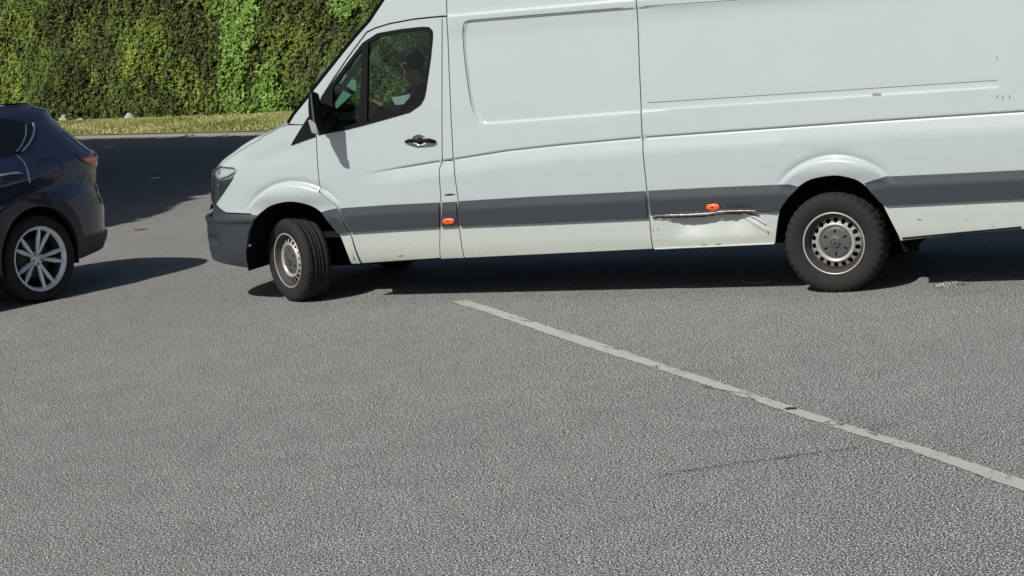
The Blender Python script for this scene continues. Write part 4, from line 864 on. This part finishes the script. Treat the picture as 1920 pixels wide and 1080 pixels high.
# ================================================================== GROUND
GN = 300
pmesh('ground', [(-GN, -GN, 0), (GN, -GN, 0), (GN, GN, 0), (-GN, GN, 0)], [(0, 1, 2, 3)], M['asphalt'], None, False); tag(bpy.data.objects['ground'], 'grey coarse asphalt of the parking lot', kind='structure')
def gp(*pts, z=0.004): return [np.array([*ground(px, py)[:2], z]) for px, py in pts]
def strip(name, pts, wd, mat, z, jit=0.0, n=None, kind='structure', label=None):
    Q = np.array([p[:2] for p in pts]); q = resample([tuple(p) for p in Q], .05, False); Q = np.array(q); n = len(Q)
    if jit: Q = Q+np.cumsum(rng.normal(0, jit, Q.shape), 0)*.3+rng.normal(0, jit, Q.shape)
    Tn = np.gradient(Q, axis=0); Tn /= np.linalg.norm(Tn, axis=1)[:, None]+1e-9; Nn = np.stack([-Tn[:, 1], Tn[:, 0]], 1)
    W_ = np.array([wd(i/(n-1)) if callable(wd) else wd for i in range(n)])
    if jit: W_ = W_*rng.uniform(.35, 1.3, n); W_[0] = W_[-1] = .001
    V = [(*(Q[i]+Nn[i]*W_[i]*.5), z) for i in range(n)]+[(*(Q[i]-Nn[i]*W_[i]*.5), z) for i in range(n)]
    o = pmesh(name, V, [(i, n+i, n+i+1, i+1) for i in range(n-1)], mat, None, False); tag(o, label, kind=kind); return o
# parking line: traced edges
e1 = gp((846.7, 566.2), (916.7, 588.3), (951.7, 600.0), (1033.3, 629.2), (1150.0, 667.1), (1225.8, 690.4), (1295.8, 713.7), (1412.5, 751.6), (1500.0, 782.0), (1587.5, 810.0), (1675.0, 836.2), (1762.5, 865.4), (1850.0, 897.4), (1918.8, 921.9), (1966.7, 939.4)); e2 = gp((875.8, 563.2), (945.8, 585.4), (1033.3, 614.6), (1150.0, 651.3), (1249.2, 686.3), (1325.0, 709.6), (1441.7, 748.7), (1558.3, 786.6), (1645.8, 814.6), (1733.3, 839.1), (1820.8, 868.3), (1918.8, 900.4), (1966.7, 917.3))
V_ = []; n = 320
def along(e, t): L = np.concatenate([[0], np.cumsum([np.linalg.norm(e[i+1]-e[i]) for i in range(len(e)-1)])]); s = t*L[-1]; return np.array([np.interp(s, L, [p[k] for p in e]) for k in range(3)])
for i in range(n+1):
    a, b = along(e1, i/n), along(e2, i/n); d = (b-a)/np.linalg.norm(b-a); V_ += [a+d*rng.normal(0, .0055), b+d*rng.normal(0, .0055)]
pmesh('parking_line', V_, [(2*i, 2*i+1, 2*i+3, 2*i+2) for i in range(n)], M['line'], None, False); tag(bpy.data.objects['parking_line'], 'worn white parking line on the asphalt', kind='structure')
CR = [[(1535, 797), (1560, 791), (1600, 786), (1645, 776)], [(1545, 800), (1575, 799), (1600, 789)], [(1600, 806), (1640, 799), (1662, 794)], [(1225, 897), (1290, 884), (1370, 872), (1450, 861), (1530, 851), (1605, 841), (1625, 836)], [(950, 594), (990, 604)], [(1215, 688), (1240, 687)], [(1250, 697), (1330, 697), (1372, 698)], [(1000, 868), (1080, 862), (1120, 855)], [(1290, 896), (1330, 890)], [(560, 775), (640, 768), (730, 760)], [(1480, 770), (1488, 767)], [(1130, 650), (1160, 656)], [(1620, 812), (1665, 800), (1700, 795)], [(1310, 725), (1420, 745)]]
for i, c in enumerate(CR): strip('asphalt_crack', gp(*c), (.006 if i != 3 else .009), M['crack'], .0075, .004, label=None)
for i, c in enumerate([[(1548, 793), (1562, 801)], [(1562, 790), (1585, 799)], [(1628, 812), (1650, 820)], [(1228, 686), (1238, 692)], [(946, 592), (960, 590)], [(980, 602), (1000, 606)], [(1146, 655), (1172, 657)], [(1396, 742), (1412, 752)], [(1418, 752), (1428, 748)], [(1700, 841), (1712, 848)]]): strip('line_break', gp(*c), .016, M['patch'], .0072, .006)
for c, r in (((1783, 770), 0), ((1482, 768), .028)):
    if r: g = ground(*c); pmesh('asphalt_chip', [(g[0]+r*1.4*math.cos(a)*rng.uniform(.7, 1.1), g[1]+r*math.sin(a)*rng.uniform(.7, 1.1), .0078) for a in np.linspace(0, 6.1, 12)], [tuple(range(12))], M['crack'], None, False); tag(bpy.data.objects['asphalt_chip'], kind='structure')
def blob(name, c, rx, ry, z, mat, rot=0.0, n=90, rough=.25, seed=1, kind='structure'):
    r_ = np.random.default_rng(seed); g = ground(*c); V = [(g[0], g[1], z)]
    ph = r_.uniform(0, 6.28, 5)
    for k in range(n):
        a = 2*math.pi*k/n; q = 1+rough*sum(math.sin((j+2)*a+ph[j])/(j+1.5) for j in range(5)); q *= 1+r_.normal(0, .05); x, y = rx*q*math.cos(a), ry*q*math.sin(a); V.append((g[0]+x*math.cos(rot)-y*math.sin(rot), g[1]+x*math.sin(rot)+y*math.cos(rot), z))
    o = pmesh(name, V, [(0, 1+k, 1+(k+1) % n) for k in range(n)], mat, None, False); tag(o, kind=kind); return o
# small stones / crumbs lying at the shadow edge
def rock(name, c, s, mat, seed, label, cat, group=None, zs=.6, z0=None):
    r_ = np.random.default_rng(seed); bm = bmesh.new(); bmesh.ops.create_icosphere(bm, subdivisions=3, radius=1); g = ground(*c)
    ph = r_.uniform(0, 6, 6)
    for v in bm.verts: k = 1+.22*math.sin(2.1*v.co.x+ph[0]+3*v.co.y)+.15*math.sin(5*v.co.z+ph[1]+2*v.co.x)+.10*math.sin(8*v.co.y+ph[2]+5*v.co.x)+r_.normal(0, .02); v.co = Vector((v.co.x*s[0]*k, v.co.y*s[1]*k, max(v.co.z, -.3)*s[2]*k+s[2]*.3))
    o = bmobj(name, bm, mat, None, False); o.location = (g[0], g[1], z0 or 0); tag(o, label, cat, group); return o
rock('asphalt_crumb', (1778, 537), (.10, .05, .02), M['patch'], 11, 'flat pale crumb of broken asphalt behind the rear wheel of the van', 'debris')
blob('fallen_leaf', (264, 431), .10, .035, .012, plain('dry_red_leaf', (.12, .04, .025), .8), .2, seed=9, kind=None); tag(bpy.data.objects['fallen_leaf'], 'dry reddish leaf lying on the asphalt between the two vehicles', 'leaf')
# valve cover
g = ground(1427, 526); vc = empty('manhole_cover', (g[0], g[1], 0)); tag(vc, 'small round iron cover set in the asphalt in the shadow under the van', 'manhole cover')
ring_ = [(.142, .004), (.142, .010), (.125, .010), (.122, .006)]; V = [(r*math.cos(a), r*math.sin(a), h) for a in np.linspace(0, 2*math.pi, 48, endpoint=False) for r, h in ring_]; pmesh('cover_frame', V, [(k*4+i, ((k+1) % 48)*4+i, ((k+1) % 48)*4+i+1, k*4+i+1) for k in range(48) for i in range(3)], M['kerb'], vc)
bm = bmesh.new(); bmesh.ops.create_cone(bm, cap_ends=True, segments=40, radius1=.118, radius2=.118, depth=.006, matrix=Matrix.Translation((0, 0, .006)))
for k in range(5): addbox(bm, (0, (k-2)*.04, .0105), (.20-.03*abs(k-2), .012, .005))
bmobj('cover_lid', bm, M['iron'], vc)

# ================================================================== VERGE, HEDGE, STONES
ga, gb = ground(160, 258)[:2], ground(490, 251)[:2]; ha, hb = ground(130, 233)[:2], ground(540, 217)[:2]
u_ = (gb-ga)/np.linalg.norm(gb-ga); nrm = np.array([-u_[1], u_[0]])      # away from the camera
if nrm[1] < 0: nrm = -nrm
wdt = float(((ha+hb)/2-ga)@nrm); LA, LB = -26.0, 24.0
uh = (hb-ha)/np.linalg.norm(hb-ha); nh = np.array([-uh[1], uh[0]]); nh = nh if nh[1] > 0 else -nh
def gl(s, d): return ga+u_*s+nrm*d
def hl_(s, d): return ha+uh*s+nh*d
# kerb
V_ = []; F_ = []; n = 120
for i in range(n+1):
    s = LA+(LB-LA)*i/n; 
    for d, z in ((-.10, 0), (-.09, .03), (.08, .045), (.08, 0)): p = gl(s, d+.03*math.sin(s*.7)); V_.append((p[0], p[1], z))
for i in range(n):
    for j in range(3): F_.append((i*4+j, (i+1)*4+j, (i+1)*4+j+1, i*4+j+1))
tag(pmesh('kerb', V_, F_, M['kerb'], None, False), 'low concrete kerb along the grass', kind='structure')
def grassmat():
    m, t, b = nt('dry_grass_ground'); tc = N(t, 'ShaderNodeTexCoord'); n = N(t, 'ShaderNodeTexNoise', _Scale=2.5, _Detail=8.0, _Roughness=.7); t.links.new(tc.outputs['Object'], n.inputs['Vector'])
    r = ramp(t, [(.3, (.14, .17, .05)), (.5, (.26, .28, .10)), (.7, (.40, .36, .18))], n.outputs[0]); t.links.new(r.outputs[0], b.inputs['Base Color']); b.inputs['Roughness'].default_value = .95; return m
V_ = []; F_ = []; n = 90; m_ = 10
for i in range(n+1):
    s = LA+(LB-LA)*i/n
    for j in range(m_+1):
        d = .06+(wdt+3.0)*j/m_; p = gl(s, d); V_.append((p[0], p[1], .06+.05*math.sin(s*.8+j)*(0 if j == 0 else .4)+.015*j*.5))
for i in range(n):
    for j in range(m_): F_.append((i*(m_+1)+j, i*(m_+1)+j+1, (i+1)*(m_+1)+j+1, (i+1)*(m_+1)+j))
vg = tag(pmesh('grass_verge', V_, F_, grassmat(), None), 'sunlit strip of dry grass below the hedge', kind='structure')
def leafcloud(name, P, Nrm, size, tone, mat, parent=None, asp=.6, tilt=.8, per=1):
    n = len(P); r_ = rng; d = Nrm+r_.normal(0, tilt, (n, 3)); d /= np.linalg.norm(d, axis=1)[:, None]; a = np.cross(d, r_.normal(0, 1, (n, 3))); a /= np.linalg.norm(a, axis=1)[:, None]+1e-9; b = np.cross(d, a)
    s = (size*r_.uniform(.6, 1.35, n))[:, None]; V = np.stack([P-a*s, P+b*s*asp-d*s*.15, P+a*s, P-b*s*asp-d*s*.15], 1).reshape(-1, 3)
    me = bpy.data.meshes.new(name); me.vertices.add(4*n); me.vertices.foreach_set('co', V.ravel()); me.loops.add(4*n); me.loops.foreach_set('vertex_index', np.arange(4*n)); me.polygons.add(n); me.polygons.foreach_set('loop_start', np.arange(n)*4); me.polygons.foreach_set('loop_total', np.full(n, 4)); me.update(calc_edges=True)
    at = me.attributes.new('tone', 'FLOAT', 'POINT'); at.data.foreach_set('value', np.repeat(np.clip(tone, 0, 1), 4)); o = link(name, me, mat, parent, False); return o
# grass blades (stuff)
n = 42000; s = rng.uniform(LA+10, LB-3, n); d = rng.uniform(.08, wdt+1.2, n); base = ga[None]+u_[None]*s[:, None]+nrm[None]*d[:, None]; h = rng.uniform(.03, .085, n); ang = rng.uniform(0, 6.28, n); wd = rng.uniform(.012, .03, n)
V = np.empty((n, 3, 3)); dx = np.stack([np.cos(ang), np.sin(ang)], 1)*wd[:, None]; lean = rng.normal(0, .03, (n, 2)); zg = .07+.0*d
V[:, 0, :2] = base-dx; V[:, 1, :2] = base+dx; V[:, 2, :2] = base+lean; V[:, 0, 2] = zg; V[:, 1, 2] = zg; V[:, 2, 2] = zg+h
me = bpy.data.meshes.new('grass'); me.vertices.add(3*n); me.vertices.foreach_set('co', V.ravel()); me.loops.add(3*n); me.loops.foreach_set('vertex_index', np.arange(3*n)); me.polygons.add(n); me.polygons.foreach_set('loop_start', np.arange(n)*3); me.polygons.foreach_set('loop_total', np.full(n, 3)); me.update(calc_edges=True)
tn = .5+.25*np.sin(s*1.3)+.2*np.sin(d*2+s*.5)+rng.normal(0, .25, n); at = me.attributes.new('tone', 'FLOAT', 'POINT'); at.data.foreach_set('value', np.repeat(np.clip(tn, 0, 1), 3))
tag(link('grass', me, leafmat('grass_blades', [(0, (.15, .20, .05)), (.4, (.28, .32, .10)), (.75, (.44, .42, .18)), (1, (.55, .48, .26))]), None, False), 'short dry grass growing on the verge', 'grass', kind='stuff')
# hedge
HH = 4.4; hs0, hs1 = -14.0, 22.0
def vn(s, z, sc, seed=0):      # cheap smooth pseudo noise
    r_ = np.random.default_rng(seed); o = 0
    for k in range(7): f = r_.normal(0, sc, 2); o = o+np.sin(s*f[0]+z*f[1]+r_.uniform(0, 6.28))
    return o/7**.5
hedge = empty('hedge', (*hl_(4, 0), 0)); tag(hedge, 'tall clipped evergreen hedge running behind the grass verge', 'hedge')
off0 = np.array([*hl_(4, 0), 0])
def hpos(s, z, dep=0.0):
    bul = .16*vn(s, z, 1.1, 1)+.07*vn(s, z, 3.2, 2)+.04*vn(s, z, 8, 3)+.10*(z/HH); d = bul+dep-.12*np.clip(1-z/.35, 0, 1)*-1
    P = np.array(ha)[None]+uh[None]*np.asarray(s)[:, None]+nh[None]*np.asarray(d)[:, None]; return np.concatenate([P, np.asarray(z)[:, None]], 1)-off0
gs, gz = np.meshgrid(np.linspace(hs0, hs1, 240), np.linspace(.10, HH, 40)); P = hpos(gs.ravel(), gz.ravel(), .10); ns_ = 240
top = P.copy(); F_ = [(j*240+i, j*240+i+1, (j+1)*240+i+1, (j+1)*240+i) for j in range(39) for i in range(239)]; nb = len(P)
P2 = hpos(gs.ravel(), gz.ravel(), 1.6); Vh = list(P)+list(P2); F_ += [tuple(nb+q for q in f[::-1]) for f in F_[:]]; F_ += [(39*240+i, 39*240+i+1, nb+39*240+i+1, nb+39*240+i) for i in range(239)]
pmesh('branches', Vh, F_, M['leafcore'], hedge)
n = 95000; s = rng.uniform(hs0, hs1-6, n); s = np.where(rng.random(n) < .5, rng.uniform(-5, 16, n), s); z = rng.uniform(.07, HH, n); dep = rng.exponential(.05, n)-.07
P = hpos(s, z, dep); Nn = np.tile(np.array([-nh[0], -nh[1], .35]), (n, 1))
fresh = np.zeros(n)
def edge_px():      # fresh light green patches, placed where the photograph has them
    A = []
    for px, py, rx, ry in ((445, 10, .80, .75), (440, 60, .75, .8), (446, 110, .45, .6), (450, 132, .28, .3), (505, 160, .42, .45), (518, 192, .48, .45), (450, 195, .42, .35), (433, 170, .24, .5), (485, 208, .55, .2), (640, 8, .45, .3)):
        v = pray(px, py); o = CAM; t = ((np.array([*ha, 0])-o)[:2]@nh)/(v[:2]@nh); q = o+v*t; A.append(((q[:2]-ha)@uh, q[2], rx*1.12, ry*1.1))
    return A
EP = edge_px()
for cs, cz, rx, ry in EP: fresh = np.maximum(fresh, 1-np.clip(np.hypot((s-cs)/rx, (z-cz)/ry)-.60+.22*vn(s, z, 4, 9), 0, 1)*2.2)
fm = fresh > rng.random(n)*.9+.05
fc = 0
yel = ss(.2, 1.3, vn(s, z, .9, 21)+.35*vn(s, z, 3., 22)); tone = .33+.11*vn(s, z, 2.0, 4)+.09*vn(s, z, 5, 5)+.38*yel+.22*ss(.0, 1.0, 1-np.hypot((s+2.5)/3.2, (z-3.0)/1.6))+rng.normal(0, .13, n)
lm = leafmat('hedge_leaves', [(0, (.036, .036, .016)), (.25, (.066, .086, .026)), (.5, (.115, .165, .038)), (.75, (.20, .27, .048)), (1, (.31, .37, .075))])
leafcloud('foliage', P[~fm], Nn[~fm], .056, tone[~fm], lm, hedge, .5, .55)
P = hpos(s[fm], z[fm], dep[fm]-.10); leafcloud('fresh_shoots', P, Nn[fm], .062, .5+rng.normal(0, .22, fm.sum()), leafmat('fresh_leaves', [(0, (.09, .14, .02)), (.5, (.18, .31, .06)), (1, (.31, .50, .12))]), hedge, .5, .55)['label'] = 'bright green fresh shoots'
# pale stones at the foot of the hedge
for i, (px, py, sz, lb) in enumerate(((121, 233, (.15, .11, .12), 'largest pale stone at the hedge foot, just beyond the tail of the dark car'), (150, 234, (.08, .06, .07), 'small pale stone between the largest one and the white one at the hedge foot'), (243, 229, (.13, .09, .09), 'white stone at the hedge foot, alone in the middle of the verge'))):
    rock('stone', (px, py), sz, M['stone'], 30+i, lb, 'stone', 'pale stones at the foot of the hedge', z0=.10)

# ================================================================== TREES beside the lot (they cast the big shadow on the road)
dS = SUN_D/(-SUN_D[2])
def tree(name, regs, trunk, label, seed, H0=4.6, H1=8.5):
    r_ = np.random.default_rng(seed); e = empty(name, (*trunk, 0)); tag(e, label, 'tree', 'broad trees beside the parking lot')
    P = []
    for (poly, n) in regs:
        poly = [tuple(p) for p in poly]; A = np.array(poly); k = 0; 
        while k < n:
            x, y = r_.uniform(A[:, 0].min(), A[:, 0].max()), r_.uniform(A[:, 1].min(), A[:, 1].max())
            if not pip(poly, np.array([x]), np.array([y]))[0]: continue
            z = r_.uniform(H0, H1); P.append((x-dS[0]*z, y-dS[1]*z, z)); k += 1
    P = np.array(P)-np.array([*trunk, 0]); n = len(P); nn = r_.normal(0, 1, (n, 3)); nn[:, 2] += 1
    leafcloud('crown', P, nn, .42, np.clip(.45+r_.normal(0, .2, n), 0, 1), leafmat('tree_leaves', [(0, (.03, .06, .015)), (.5, (.06, .11, .025)), (1, (.11, .17, .04))]), e, .55, .9)
    c = P.mean(0); V = []; F = []; tube(V, F, [(0, 0, -.1), (.05, .03, 1.2), (c[0]*.12, c[1]*.12, 3.0), (c[0]*.5, c[1]*.5, 5.0), (c[0], c[1], 7.2)], [.30, .24, .2, .14, .05], 10)
    for k in range(9): q = P[r_.integers(n)]; t = r_.uniform(.35, .8); b0 = np.array([c[0]*t*.7, c[1]*t*.7, 2.6+4*t]); tube(V, F, [b0, (b0+q)/2+np.array([0, 0, .3]), q], [.09, .06, .02], 6)
    pmesh('trunk', V, F, M['bark'], e); return e
def gl2(px, py): return tuple(ground(px, py)[:2])
near = [gl2(200, 424), gl2(250, 408), gl2(300, 392), gl2(345, 372), gl2(392, 352)]
# shadow band in ground coordinates: right edge x about -4, from y 22 to the verge
k0 = tuple(gl(-16, -.7)); k1 = tuple(gl(-6, -.7)); k2 = tuple(gl(0, -.6)); k3 = tuple(gl(7.5, -.6)); k4 = tuple(gl(12, -.6))
bandA = [(-14, 19.5), (-8, 20.8)]+near[:5]+[(-1.5, 30), (-8, 31), (-18, 31)]
bandB = [(-18, 31), (-8, 31), (-1.5, 30), (2.5, 33), k4, k3, k2, k1, k0]
tree('broadleaf_tree', [(bandA, 8500)], (-15.5, 15.5), 'broad leafy tree nearer the lot entrance, beyond the left edge of the picture', 41)
tree('broadleaf_tree', [(bandB, 14000)], (-18.5, 29.0), 'broad leafy tree further back near the verge, beyond the left edge of the picture', 43, 4.8, 8.6)
